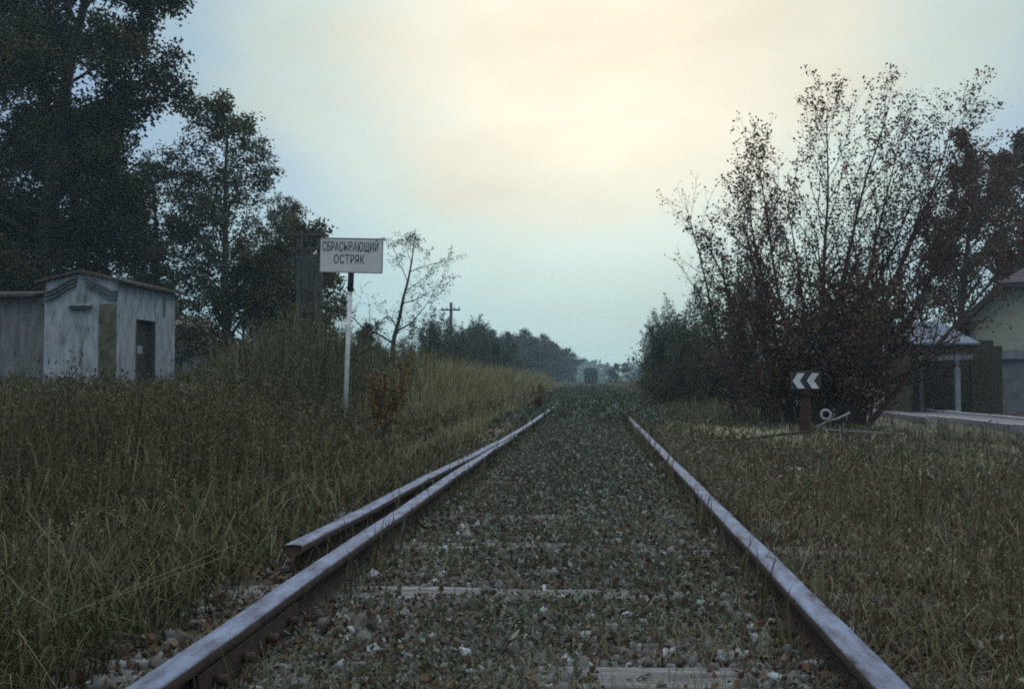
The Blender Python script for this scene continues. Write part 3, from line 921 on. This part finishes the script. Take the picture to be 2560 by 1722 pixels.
# saplings stepping down along the left of the line
SAP = dict(max=2, leaf_from=1, seg=[7, 5, 4], wob=[0.05, 0.1, 0.1], trop=[0.06, 0.16, 0.1], nch=[14, 5], t0=[0.15, 0.15],
           ang=[32, 35], lr=[0.42, 0.4], shape=[0.5, 0.3], rr=[0.5, 0.5], lpts=[0, 8, 7])
saps = []
for sdx in (51, 52, 53):
    g = Grow(sdx)
    for k in range(3):
        a_ = k * 2.1
        g.branch((0.12 * math.cos(a_), 0.12 * math.sin(a_), -0.1), (0.12 * math.cos(a_), 0.12 * math.sin(a_), 1), 3.1 * (1 - 0.12 * k), 0.03, 0, SAP)
    saps.append(wl(g, M['leaf_blue'], M['bark'], per=2, size=0.09, spread=0.04, width=0.16))
k = 0
for (x, y, s) in ((-6.2, 33, 0.95), (-5.7, 35, 1.0), (-5.9, 38, 1.08), (-5.2, 37, 0.95), (-5.5, 41, 1.05), (-4.8, 40, 0.95), (-5.0, 44, 1.0), (-4.6, 46, 0.95), (-5.4, 48, 1.05), (-4.4, 50, 0.9), (-4.6, 54, 0.85),
                  (-4.3, 58, 0.8), (-5.3, 60, 0.95), (-4.2, 64, 0.7), (-7.2, 44, 1.0), (-7.8, 52, 1.1), (-6.6, 58, 1.0), (-8.2, 62, 1.2), (-5.5, 70, 0.95)):
    s *= random.uniform(0.85, 1.08)
    tree_thing('willow_sapling', (x, y, 0), saps[k % 3], 'feathery willow sapling in the row stepping down along the left of the line', 'sapling', 'saplings along the left of the line', rz=k * 1.3, sc=(s, s, s))
    k += 1

# distant trees: dense crowns carried by limbs, three meshes shared
DEN = dict(max=3, leaf_from=2, seg=[7, 6, 5, 4], wob=[0.06, 0.12, 0.18, 0.2], trop=[0.03, 0.03, 0.0, 0.0], nch=[20, 8, 5], t0=[0.06, 0.15, 0.1],
           ang=[62, 45, 45], lr=[0.5, 0.45, 0.5], shape=[0.45, 0.4, 0.3], rr=[0.45, 0.5, 0.5], lpts=[0, 0, 3, 4])
dens = []
for sdx in (61, 62):
    g = Grow(sdx)
    g.branch((0, 0, -0.2), (0.0, 0, 1), 6.2, 0.2, 0, DEN)
    dens.append(wl(g, M['leaf_olive'], M['bark'], per=3, size=0.20, spread=0.16))
far = [(-11.5, 120, 0.95), (-9.0, 128, 1.0), (-13.5, 126, 1.1), (-7.6, 135, 0.9), (-10.4, 140, 1.1), (-8.2, 150, 1.05), (-6.8, 156, 0.95), (-6.4, 166, 0.95), (-5.6, 172, 0.92), (-5.4, 182, 0.9), (-15.5, 138, 1.2), (-12.5, 155, 1.2), (-9.5, 172, 1.2)]
for i, (x, y, s) in enumerate(far):
    tree_thing('dense_tree', (x, y, 0), dens[i % 2], 'dense rounded tree in the hazy wood left of the far trolley', 'tree', 'trees in the hazy wood left of the trolley', rz=i * 2.3, sc=(s * 1.25, s * 1.25, s))
tree_thing('dense_tree', (2.95, 130, -0.15), dens[1], 'dark dome shaped tree standing alone just right of the far trolley', rz=1.0, sc=(0.66, 0.66, 0.5))
# wood on the horizon
tg = np.random.default_rng(77)
P, D = [], []
for k in range(240):
    x = tg.uniform(-240, 260); y = tg.uniform(330, 420)
    h = tg.uniform(4.5, 7.5); w = tg.uniform(2.5, 4.5)
    m = 170
    v = tg.normal(size=(m, 3)); v /= np.linalg.norm(v, axis=1, keepdims=True)
    v *= tg.uniform(0.5, 1, (m, 1)) ** 0.5
    P.append(np.array([x, y, h * 0.5]) + v * np.array([w, w, h * 0.55])); D.append(v)
ow = link('forest', leaves('forest', np.concatenate(P), np.concatenate(D), 1.5, 0.3, tg, 0.4), leaf_mat('leaf_hazed', [(0.07, 0.085, 0.075), (0.10, 0.12, 0.10), (0.09, 0.09, 0.07)], 0.2))  # paler leaves, distance haze put into their colour
tag(ow, 'low blue wood along the horizon behind the trolley', 'forest', kind='stuff')

# right side: tall multi-stemmed bush
STEM = dict(max=2, leaf_from=1, seg=[10, 6, 4], wob=[0.05, 0.09, 0.12], trop=[0.03, 0.10, 0.06], nch=[22, 7], t0=[0.18, 0.1],
            ang=[30, 32], lr=[0.34, 0.42], shape=[0.5, 0.3], rr=[0.5, 0.5], lpts=[0, 5, 5])
g = Grow(90)
stems = [(-0.7, 0.0, -0.22, 4.6), (-0.5, 0.3, -0.12, 4.9), (-0.35, -0.2, -0.05, 5.2), (-0.1, 0.1, 0.03, 6.1), (0.0, -0.1, 0.07, 6.5), (0.1, 0.3, 0.13, 5.6), (0.2, 0, 0.22, 5.6), (0.3, 0.2, 0.30, 6.3), (0.4, -0.1, 0.36, 6.2),
         (0.5, 0.1, 0.46, 5.6), (0.6, 0.3, 0.58, 5.0), (-0.9, 0.4, -0.30, 4.0), (0.0, 0.4, -0.16, 4.4), (0.7, -0.1, 0.72, 4.4)]
for (x, y, lx, ln) in stems:
    STEM['bias'] = np.array([0.02 if lx > 0 else -0.004, 0, 0])
    g.branch((x * 0.8, y, -0.15), (lx, g.r.normal(0, 0.12), 1), ln * 0.95, 0.045 + 0.012 * g.r.uniform(), 0, STEM)
tree_thing('tall_bush', (4.15, 18.4, 0), wl(g, M['leaf_red'], M['bark_red'], 'stem', 'foliage', per=4, size=0.058, spread=0.045, width=0.28, keep=0.62), 'tall fan shaped bush of many red brown stems behind the switch stand', 'bush', sc=(1.1, 1.1, 1.03))

SHR = dict(max=2, leaf_from=1, seg=[7, 5, 4], wob=[0.1, 0.14, 0.16], trop=[0.04, 0.05, 0.0], nch=[12, 6], t0=[0.15, 0.1], ang=[42, 40], lr=[0.42, 0.45], shape=[0.45, 0.3], rr=[0.5, 0.5], lpts=[0, 5, 5])
shr = []
for sdx in (101, 102, 103):
    g = Grow(sdx)
    for k in range(13):
        a_ = g.r.uniform(0, 6.28); q = g.r.uniform(0, 0.35)
        ln = g.r.uniform(1.7, 2.7)
        g.branch((q * math.cos(a_), q * math.sin(a_), -0.1), (q * 1.5 * math.cos(a_), q * 1.5 * math.sin(a_), 1), ln, 0.022, 0, SHR)
    shr.append(g)
shrub_brown = [wl(g, M['leaf_brown'], M['bark_red'], 'stem', 'foliage', per=3, size=0.06, spread=0.06, keep=0.48) for g in shr]
shrub_olive = [wl(g, M['leaf_olive'], M['bark'], 'stem', 'foliage', per=2, size=0.065, spread=0.06, keep=0.6) for g in shr]
for i, (x, y, s, ms_, lb) in enumerate([
        (3.3, 18.8, 0.78, shrub_brown, 'dense brown shrub at the left foot of the tall fan bush'), (4.25, 18.2, 1.12, shrub_brown, 'dense brown shrub in front of the tall fan bush stems'),
        (4.9, 18.6, 0.85, shrub_brown, 'dense brown shrub at the right foot of the tall fan bush'), (4.3, 20.0, 1.3, shrub_brown, 'brown shrub close behind the tall fan bush'),
(3.2, 24.5, 0.8, shrub_olive, 'olive shrub standing in front of the thin saplings')]):
    tree_thing('shrub', (x, y, -0.05), ms_[i % 3], lb, 'shrub', 'shrubs around the tall fan bush', rz=i * 2.2, sc=(s, s, s))
for i, (x, y, s) in enumerate(((2.5, 29, 0.95), (2.6, 34, 1.05), (3.9, 42, 1.0), (3.6, 36, 1.25), (4.6, 30, 1.2), (3.5, 55, 0.75), (4.6, 50, 1.0), (4.4, 64, 0.8), (6.0, 58, 1.2))):
    tree_thing('willow_sapling', (x, y, 0), saps[i % 3] if i % 3 else shrub_olive[i % 3], 'thin willow sapling in the row thinning out along the right of the line', 'sapling', 'saplings along the right of the line', rz=i * 1.7, sc=(s, s, s))

shrub_pale = [wl(g, M['leaf_birch'], M['bark'], 'stem', 'foliage', per=2, size=0.06, spread=0.06, keep=0.7) for g in shr]
for i, (x, y, s, lb) in enumerate(((1.95, 25.5, 0.55, 'low pale green bush nearest the rails on the right bank'), (2.5, 28.5, 0.7, 'low pale green bush halfway up the right bank'),
                                   (2.3, 33.0, 0.65, 'low pale green bush where the right rail disappears'), (3.3, 26.0, 0.7, 'low pale green bush left of the brown shrubs'), (3.4, 44.0, 0.8, 'pale green bush farthest along the right bank'))):
    tree_thing('low_bush', (x, y, -0.05), shrub_pale[i % 3], lb, 'bush', 'low bushes on the right bank', rz=i * 1.9, sc=(s * 1.2, s * 1.2, s))

for i, (x, y, s) in enumerate(((2.3, 24.5, 0.85), (1.9, 28.5, 0.8), (3.5, 29.0, 1.2), (3.9, 26.0, 1.25), (2.1, 35.0, 0.85), (2.6, 38.0, 0.95))):
    tree_thing('willow_sapling', (x, y, 0), saps[i % 3], 'thin willow sapling in the row thinning out along the right of the line', 'sapling', 'saplings along the right of the line', rz=i * 2.1, sc=(s * 0.9, s * 0.9, s))

# slender bare trees
BARE = dict(max=2, leaf_from=2, seg=[10, 7, 4], wob=[0.035, 0.08, 0.12], trop=[0.02, 0.10, 0.05], nch=[18, 6], t0=[0.22, 0.15], ang=[48, 35], lr=[0.36, 0.4], shape=[0.55, 0.3], rr=[0.45, 0.5], lpts=[0, 0, 2])
for i, (x, y, lx, h, lb) in enumerate(((2.85, 20, -0.13, 4.6, 'slender bare tree leaning left of the tall fan bush'), (3.05, 21, -0.02, 3.4, 'short bare sapling beside the slender leaning tree'))):
    g = Grow(120 + i)
    BARE['bias'] = np.array([-0.006, 0, 0])
    g.branch((0, 0, -0.2), (lx, 0, 1), h + 0.2, 0.042, 0, BARE)
    tree_thing('bare_tree', (x, y, 0), wl(g, M['leaf_blue'], M['bark'], per=1, size=0.05, spread=0.03), lb, 'tree')

# right edge tree behind the house
g = Grow(140)
RT = dict(BIG); RT['nch'] = [20, 8, 6]; RT['t0'] = [0.3, 0.2, 0.15]; RT['lr'] = [0.42, 0.45, 0.45]; RT['trop'] = [0.05, 0.06, 0.02, -0.03]
g.branch((0, 0, -0.2), (0.02, 0, 1), 9.0, 0.26, 0, RT)
rt = wl(g, M['leaf_brown'], M['bark'], per=4, size=0.13, spread=0.10)
tree_thing('broadleaf_tree', (18.6, 41.0, 0), rt, 'dark autumn tree rising behind the clapboard house', rz=0.7, sc=(1.05, 1.05, 1.18))
tree_thing('broadleaf_tree', (12.9, 36.0, 0), rt, 'smaller autumn tree rising left above the house roof edge', rz=2.9, sc=(0.72, 0.72, 0.98))

# ------------------------------------------------------------------ ground plants
def blades(x, y, h, w, r, bend=0.35, lean=None, z=None):
    """curved tapering strips of three faces"""
    n = len(x)
    z = gz(x, y) - 0.01 if z is None else z
    az = r.uniform(0, 2 * np.pi, n)
    b = h * bend * r.uniform(0.2, 1.8, n)
    dx, dy = np.cos(az) * b, np.sin(az) * b
    if lean is not None:
        dx = dx + lean[0] * h; dy = dy + lean[1] * h
    sx, sy = -np.sin(az + r.normal(0, 0.6, n)), np.cos(az)
    nn = np.sqrt(sx ** 2 + sy ** 2) + 1e-6
    sx, sy = sx / nn, sy / nn
    V = np.empty((n, 7, 3))
    for i, (t, ww) in enumerate(((0, 1.0), (0.38, 0.85), (0.75, 0.55))):
        k = t ** 1.9
        zz = z + h * t * (1 - 0.10 * bend * t)
        for j, sg_ in enumerate((-1, 1)):
            V[:, i * 2 + j, 0] = x + dx * k + sx * w * ww * 0.5 * sg_
            V[:, i * 2 + j, 1] = y + dy * k + sy * w * ww * 0.5 * sg_
            V[:, i * 2 + j, 2] = zz
    V[:, 6, 0] = x + dx; V[:, 6, 1] = y + dy
    V[:, 6, 2] = z + h * np.clip(1 - 0.45 * bend * (b / (h * bend + 1e-6)), 0.3, 1)
    o_ = (np.arange(n) * 7)[:, None]
    Q = np.concatenate([o_ + np.array([[0, 1, 3, 2]]), o_ + np.array([[2, 3, 5, 4]])])
    T = o_ + np.array([[4, 5, 6]])
    return V.reshape(-1, 3), Q, T


def blade_obj(name, x, y, h, w, r, m, label, cat, bend=0.35, lean=None):
    V, Q, T = blades(x, y, h, w, r, bend, lean)
    return tag(link(name, mesh_np(name, V, [Q, T]), m), label, cat, kind='stuff')


def stalks(name, x, y, h, r, mats, label, cat, nl=14, ls=0.05, bend=0.12, plume=0.0, lw=0.2):
    """upright weed stalks with small leaves and loose seed heads up the stem"""
    n = len(x)
    V, Q, T = blades(x, y, h, np.full(n, 0.007) + 0.0006 * y, r, bend)
    Vb = V.reshape(n, 7, 3)
    base = (Vb[:, 0] + Vb[:, 1]) / 2; mid = (Vb[:, 2] + Vb[:, 3]) / 2; up_ = (Vb[:, 4] + Vb[:, 5]) / 2; tip = Vb[:, 6]
    t = r.uniform(0.12, 1.0, (n, nl)) ** (0.75 if plume == 0 else 0.5)
    K = np.stack([base, mid, up_, tip], 1)
    tk = np.array([0, 0.38, 0.75, 1.0])
    idx = np.clip(np.searchsorted(tk, t, side='right') - 1, 0, 2)
    f = (t - tk[idx]) / (tk[idx + 1] - tk[idx])
    ar = np.arange(n)[:, None]
    P = K[ar, idx] * (1 - f[..., None]) + K[ar, idx + 1] * f[..., None]
    P = P.reshape(-1, 3)
    size = ls
    D = np.repeat(np.array([[0, 0, 1.0]]), len(P), 0)
    LV, LQ = leaf_geo(P, D, np.repeat(size * np.clip(y / 11, 0.5, 1.15), nl), 0.012, r, lw, 0.0)
    off = len(V)
    me = mesh_np(name, np.concatenate([V, LV]), [Q, T, LQ + off], [0, 0, 1])
    return tag(link(name, me, mats), label, cat, kind='stuff')


def clump_keep(x, y, r, s=1.0, thr=0.0):
    """patchiness: keep probability from a few sine waves"""
    v = np.sin(x * 1.9 * s + 1.1) * np.sin(y * 1.3 * s + 0.5 * x) + 0.6 * np.sin(3.1 * x * s - 2.2 * y * s) + 0.4 * np.sin(5.3 * y * s + x)
    return r.uniform(-1.6, 1.6, len(x)) < v + thr


r = np.random.default_rng(5)


def weed_h(x, y):
    """tall stand between the white building and the name board, knee high before the building and along the line"""
    sight = sm(x + 0.405 * y, -0.9, 2.4)                       # the trodden strip that keeps the building clear
    tall = sm(-x, 3.7, 5.0) * sm(y, 8, 12.5) * sight
    far_ = sm(y, 16, 19) * sm(-x, 2.2, 3.6) * sight
    side_ = sm(-x - 0.20 * y, 0.2, 1.6) * sm(y, 3.5, 6.5)
    return 0.32 + 0.44 * side_ + 0.16 * sm(y, 13, 18) + 1.4 * np.maximum(tall, 0.75 * far_)


# left: long dark arched grass near the rail
n = 60000
y = scatter_y(n, 1.6, 12, r, 1.5); x = -1.28 - r.gamma(1.6, 1.15, n)
m = (x > -9) & clump_keep(x, y, r, 1.2, 0.9); x, y = x[m], y[m]
h = r.uniform(0.15, 0.75, len(x)) * (0.45 + 0.55 * sm(-x, 1.4, 2.8)) * r.uniform(0.6, 1, len(x))
blade_obj('long_grass', x, y, h, 0.004 + 0.0009 * y, r, M['grass_dark'], 'long dark arching grass beside the left rail', 'grass', bend=0.55)
n = 260
y = scatter_y(n, 2.0, 7, r, 1.3); x = -1.5 - r.gamma(1.6, 0.6, n)
blade_obj('arching_grass', x, y, r.uniform(0.3, 0.55, n), 0.006, r, M['grass_green'], 'long pale arching grass leaves near the left rail', 'grass', bend=1.3)
# left: tall dense weeds
n = 60000
y = scatter_y(n, 3.4, 34, r, 1.3); x = r.uniform(-15, -1.9, n)
edge = 1.9 + 0.5 * (1 - sm(y, 3, 9))
m = (-x > edge) & clump_keep(x, y, r, 0.7, 1.1); x, y = x[m], y[m]
h = weed_h(x, y) * r.uniform(0.4, 1.2, len(x))
stalks('tall_weeds', x, y, h, r, [M['grass_dark'], M['leaf_olive']], 'tall dark olive weeds filling the left side of the line', 'weeds', nl=15, ls=0.075, lw=0.10, bend=0.2)
n = 52000
y = scatter_y(n, 3.2, 30, r, 1.3); x = r.uniform(-14, -2.4, n)
m = clump_keep(x, y, r, 0.5, 0.3); x, y = x[m], y[m]
h = weed_h(x, y) * r.uniform(0.5, 1.25, len(x))
blade_obj('reed_grass', x, y, h, 0.005 + 0.0007 * y, r, M['grass_dark'], 'upright reedy grass among the left weeds', 'grass', bend=0.22)
k = 90                                                        # clumps of taller stalks standing over the rest
cy = scatter_y(k, 6.5, 19.5, r, 1.1); cx = -(0.30 * cy + r.uniform(0.3, 1.0, k) * (0.05 + 0.30 * cy)); ch = r.uniform(0.65, 1.12, k)
q = r.integers(0, k, 2600)
x = cx[q] + r.normal(0, 0.22, len(q)); y = cy[q] + r.normal(0, 0.22, len(q))
stalks('tall_stalks', x, y, ch[q] * r.uniform(0.55, 1.1, len(q)), r, [M['grass_dark'], M['leaf_olive']], 'clumps of taller dark stalks standing out of the left weeds', 'weeds', nl=20, ls=0.06, lw=0.16, bend=0.25)
n = 13000
y = scatter_y(n, 3.2, 22, r, 1.25); x = r.uniform(-9.5, -1.9, n)
m = clump_keep(x, y, r, 0.8, 0.2); x, y = x[m], y[m]; n = len(x)
h = weed_h(x, y) * r.uniform(0.6, 1.3, n)
stalks('plume_grass', x, y, h, r, [M['grass_green'], M['grass_pale']], 'pale upright plume grass standing among the left weeds', 'grass', nl=12, ls=0.028, plume=1)
# pale dry grass between the board and the line
n = 36000
y = scatter_y(n, 7.5, 60, r, 1.15); x = -1.65 - r.gamma(2.2, 0.55, n)
m = (x > -5.2) & clump_keep(x, y, r, 0.8, 1.2); x, y = x[m], y[m]
h = (0.2 + 0.12 * sm(y, 7, 14) + 1.2 * sm(-x, 1.65, 2.9) * sm(y, 14.5, 19)) * r.uniform(0.55, 1.15, len(x))
blade_obj('dry_grass', x, y, h, 0.005 + 0.0008 * y, r, M['grass_pale'], 'pale dry grass between the name board and the track', 'grass', bend=0.3)
n = 9000
y = scatter_y(n, 1.8, 16, r, 1.5); x = 0.9 + r.gamma(1.6, 1.6, n)
m = (x < 7) & clump_keep(x, y, r, 1.1, 0.1); x, y = x[m], y[m]
P = np.stack([x, y, gz(x, y) + r.uniform(0.03, 0.16, len(x))], -1)
V, Q = leaf_geo(P, np.zeros((len(x), 3)), np.clip(0.014 + 0.002 * y, 0, 0.04), 0.006, r, 0.34)
tag(link('fallen_leaves', mesh_np('fallen_leaves', V, [Q]), leaf_mat('fallen', [(0.07, 0.03, 0.02), (0.10, 0.075, 0.05), (0.16, 0.17, 0.15), (0.06, 0.07, 0.05)], 0.1)), 'dead leaves caught in the grass right of the track', 'leaves', kind='stuff')
n = 9000
y = scatter_y(n, 2.0, 11, r, 1.3); x = r.uniform(0.73, 1.5, n)
blade_obj('verge_grass', x, y, r.uniform(0.04, 0.17, n), 0.003 + 0.0008 * y, r, M['grass_brown'], 'short brown grass over the sleeper ends right of the rail', 'grass', bend=0.7)
# right: brownish low growth
n = 90000
y = scatter_y(n, 1.4, 18, r, 1.5); x = 0.86 + r.gamma(1.5, 1.7, n)
m = (x < 11) & ~((x > 7.2) & (x < 9)) & clump_keep(x, y, r, 1.0, 1.0); x, y = x[m], y[m]
h = r.uniform(0.05, 0.22, len(x)) * (0.6 + 0.4 * sm(x, 0.9, 2.2)) * (1 - 0.35 * sm(x, 5, 7))
blade_obj('brown_grass', x, y, h, 0.004 + 0.0009 * y, r, M['grass_brown'], 'low brown autumn grass right of the track', 'grass', bend=0.7)
n = 5000
y = scatter_y(n, 2.5, 20, r, 1.3); x = 1.1 + r.gamma(1.8, 1.4, n)
m = (x < 11) & ~((x > 7.2) & (x < 9)) & clump_keep(x, y, r, 1.3, 0.2); x, y = x[m], y[m]
stalks('brown_weeds', x, y, r.uniform(0.10, 0.40, len(x)) * (1 - 0.5 * sm(x, 5, 7)), r, [M['grass_brown'], M['grass_brown']], 'thin brown weeds standing right of the track', 'weeds', nl=9, ls=0.04)
# right further off: grey green growth
n = 40000
y = scatter_y(n, 15, 75, r, 1.2); x = 1.15 + r.gamma(1.9, 0.9, n)
m = (x < 7) & clump_keep(x, y, r, 0.6, 0.9); x, y = x[m], y[m]
h = (0.2 + 0.75 * sm(x, 1.1, 2.6) * sm(y, 17, 28) * (1 - sm(x, 4.5, 6))) * r.uniform(0.5, 1.1, len(x))
blade_obj('field_grass', x, y, h, 0.006 + 0.0007 * y, r, M['grass_green'], 'grey green grass bank right of the far track', 'grass', bend=0.4)
# weeds swallowing the far track
n = 26000
y = scatter_y(n, 17, 120, r, 1.3); x = r.uniform(-2.2, 2.0, n)
m = (r.uniform(size=n) < 0.08 + 0.92 * sm(y, 17, 42)) & clump_keep(x, y, r, 1.1, 0.9); x, y = x[m], y[m]
stalks('track_weeds', x, y, r.uniform(0.10, 0.46, len(x)) * (0.5 + 0.5 * sm(y, 18, 45)), r, [M['grass_green'], M['weed_leaf']], 'grey green weeds swallowing the far rails', 'weeds', nl=7, ls=0.09)
# far verges
n = 40000
y = scatter_y(n, 55, 330, r, 1.25); x = r.uniform(-60, 60, n) * (0.25 + 0.75 * r.uniform(size=n))
m = np.abs(x) > 1.6; x, y = x[m], y[m]
blade_obj('meadow_grass', x, y, r.uniform(0.3, 0.9, len(x)), 0.04 + 0.0007 * y, r, M['grass_green'], 'rough grass over the far fields', 'grass', bend=0.4)
# between the rails: low leafy weeds and moss
n = 230000
y = scatter_y(n, 1.2, 26, r, 1.55); x = r.normal(-0.16, 0.55, n)
m = (np.abs(x + 0.16) < 1.4) & clump_keep(x, y, r, 1.5, -0.35 + 1.1 * sm(y, 2.5, 9)) & ~bare(x, y, r)
x, y = x[m], y[m]
P = np.stack([x, y, gz(x, y) + 0.012 + r.uniform(0, 0.06, len(x)) * (0.6 + 0.8 * sm(y, 3, 9))], -1)
D = np.repeat(np.array([[0, 0, 0.35]]), len(P), 0)
V, Q = leaf_geo(P, D, np.clip((0.008 + 0.0022 * y) * r.lognormal(0, 0.4, len(x)), 0.005, 0.036), 0.008, r, 0.26)
tag(link('creeping_weeds', mesh_np('creeping_weeds', V, [Q]), M['weed_leaf']), 'low grey green weeds creeping over the ballast', 'weeds', kind='stuff')
n = 26000
y = scatter_y(n, 1.2, 20, r, 1.55); x = r.uniform(-1.7, 1.6, n)
m = ~bare(x, y, r)
x, y = x[m], y[m]; n = len(x)
P = np.stack([x, y, gz(x, y) + 0.02 + r.uniform(0, 0.02, n)], -1)
V, Q = leaf_geo(P, np.zeros((n, 3)), np.clip(0.02 + 0.002 * y, 0, 0.05), 0.006, r, 0.35)
tag(link('leaf_litter', mesh_np('leaf_litter', V, [Q]), leaf_mat('litter', [(0.05, 0.02, 0.012), (0.08, 0.04, 0.025), (0.10, 0.07, 0.045), (0.06, 0.03, 0.03)], 0.1)), 'brown dead leaves lying over the ballast', 'leaves', kind='stuff')
n = 42000
y = scatter_y(n, 1.3, 26, r, 1.5); x = r.uniform(-1.15, 0.85, n)
m = clump_keep(x, y, r, 2.0, -0.1) & ~bare(x, y, r); x, y = x[m], y[m]
blade_obj('short_grass', x, y, r.uniform(0.03, 0.13, len(x)), 0.002 + 0.0006 * y, r, M['grass_green'], 'short grass tufts between the rails', 'grass', bend=0.7)
# grass leaning over the right rail head
n = 1500
y = r.uniform(2.9, 20, n); m = clump_keep(np.zeros(n), y, r, 2.0, -0.1); y = y[m]
side = r.choice([-1, 1], len(y))
x = 0.645 + side * r.uniform(0.05, 0.11, len(y))
V, Q, T = blades(x, y, r.uniform(0.17, 0.32, len(y)), 0.004 + 0.0009 * y, r, 0.3)
tag(link('rail_grass', mesh_np('rail_grass', V, [Q, T]), M['grass_brown']), 'grass blades growing up over the right rail', 'grass', kind='stuff')
n = 900
y = r.uniform(1.6, 16, n); m = clump_keep(np.ones(n), y, r, 2.0, -0.2); y = y[m]
x = -0.965 + r.choice([-1, 1], len(y)) * r.uniform(0.05, 0.12, len(y))
V, Q, T = blades(x, y, r.uniform(0.15, 0.28, len(y)), 0.004 + 0.0009 * y, r, 0.3)
tag(link('rail_grass', mesh_np('rail_grass', V, [Q, T]), M['grass_dark']), 'grass blades growing up over the left rails', 'grass', kind='stuff')

# straw pale tuft beside the switch stand
n = 2600
x = r.normal(2.55, 0.42, n); y = r.normal(15.6, 0.7, n)
blade_obj('straw_patch', x, y, r.uniform(0.12, 0.32, n), 0.012, r, M['grass_straw'], 'patch of pale straw left of the switch stand', 'grass', bend=0.9)

n = 1100
y = scatter_y(n, 9, 19, r, 1.1); x = 1.5 + r.gamma(2.4, 1.1, n)
m = (x < 7) & clump_keep(x, y, r, 0.9, -0.2); x, y = x[m], y[m]
blade_obj('straw_grass', x, y, r.uniform(0.10, 0.26, len(x)), 0.004 + 0.0006 * y, r, M['grass_straw'], 'bleached straw stems among the grass right of the track', 'grass', bend=0.8)

# rust coloured dock weeds, added where orange light leaks fall
for i, (x0, y0, hh, lb) in enumerate(((-2.35, 11.2, 1.15, 'tall rust coloured dock plant added over an orange streak in the grass right of the name board post'), (-1.3, 24.0, 0.55, 'reddish dock plant added for a light leak where the left rail disappears'), (-1.75, 33, 0.8, 'farthest reddish dock plant added for a light leak left of the overgrown track'))):
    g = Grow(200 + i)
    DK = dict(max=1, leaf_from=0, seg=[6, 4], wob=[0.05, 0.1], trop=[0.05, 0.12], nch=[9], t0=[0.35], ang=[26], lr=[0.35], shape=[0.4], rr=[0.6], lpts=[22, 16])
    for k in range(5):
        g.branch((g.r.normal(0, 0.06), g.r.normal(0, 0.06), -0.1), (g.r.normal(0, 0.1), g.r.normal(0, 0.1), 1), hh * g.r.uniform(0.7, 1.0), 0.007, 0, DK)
    tree_thing('added_dock_plant', (x0, y0, float(gz(x0, y0))), wl(g, M['leaf_rust'], M['bark_red'], 'stem', 'foliage', per=2, size=0.035, spread=0.015), lb, 'plant')

# ------------------------------------------------------------------ haze
hm = bpy.data.materials.new('haze')
hm.use_nodes = True
hm.node_tree.nodes.clear()
pv = N(hm.node_tree, 'ShaderNodeVolumePrincipled')
pv.inputs['Color'].default_value = (0.56, 0.80, 1.0, 1)
pv.inputs['Density'].default_value = 0.0011
pv.inputs['Anisotropy'].default_value = 0.0
ho = N(hm.node_tree, 'ShaderNodeOutputMaterial')
hm.node_tree.links.new(pv.outputs[0], ho.inputs['Volume'])
hb = boxes('haze', [(-485, 485, -65, 475, -1.5, 34)], hm)
tag(hb, 'thin blue evening haze over the whole place', 'haze', kind='stuff')
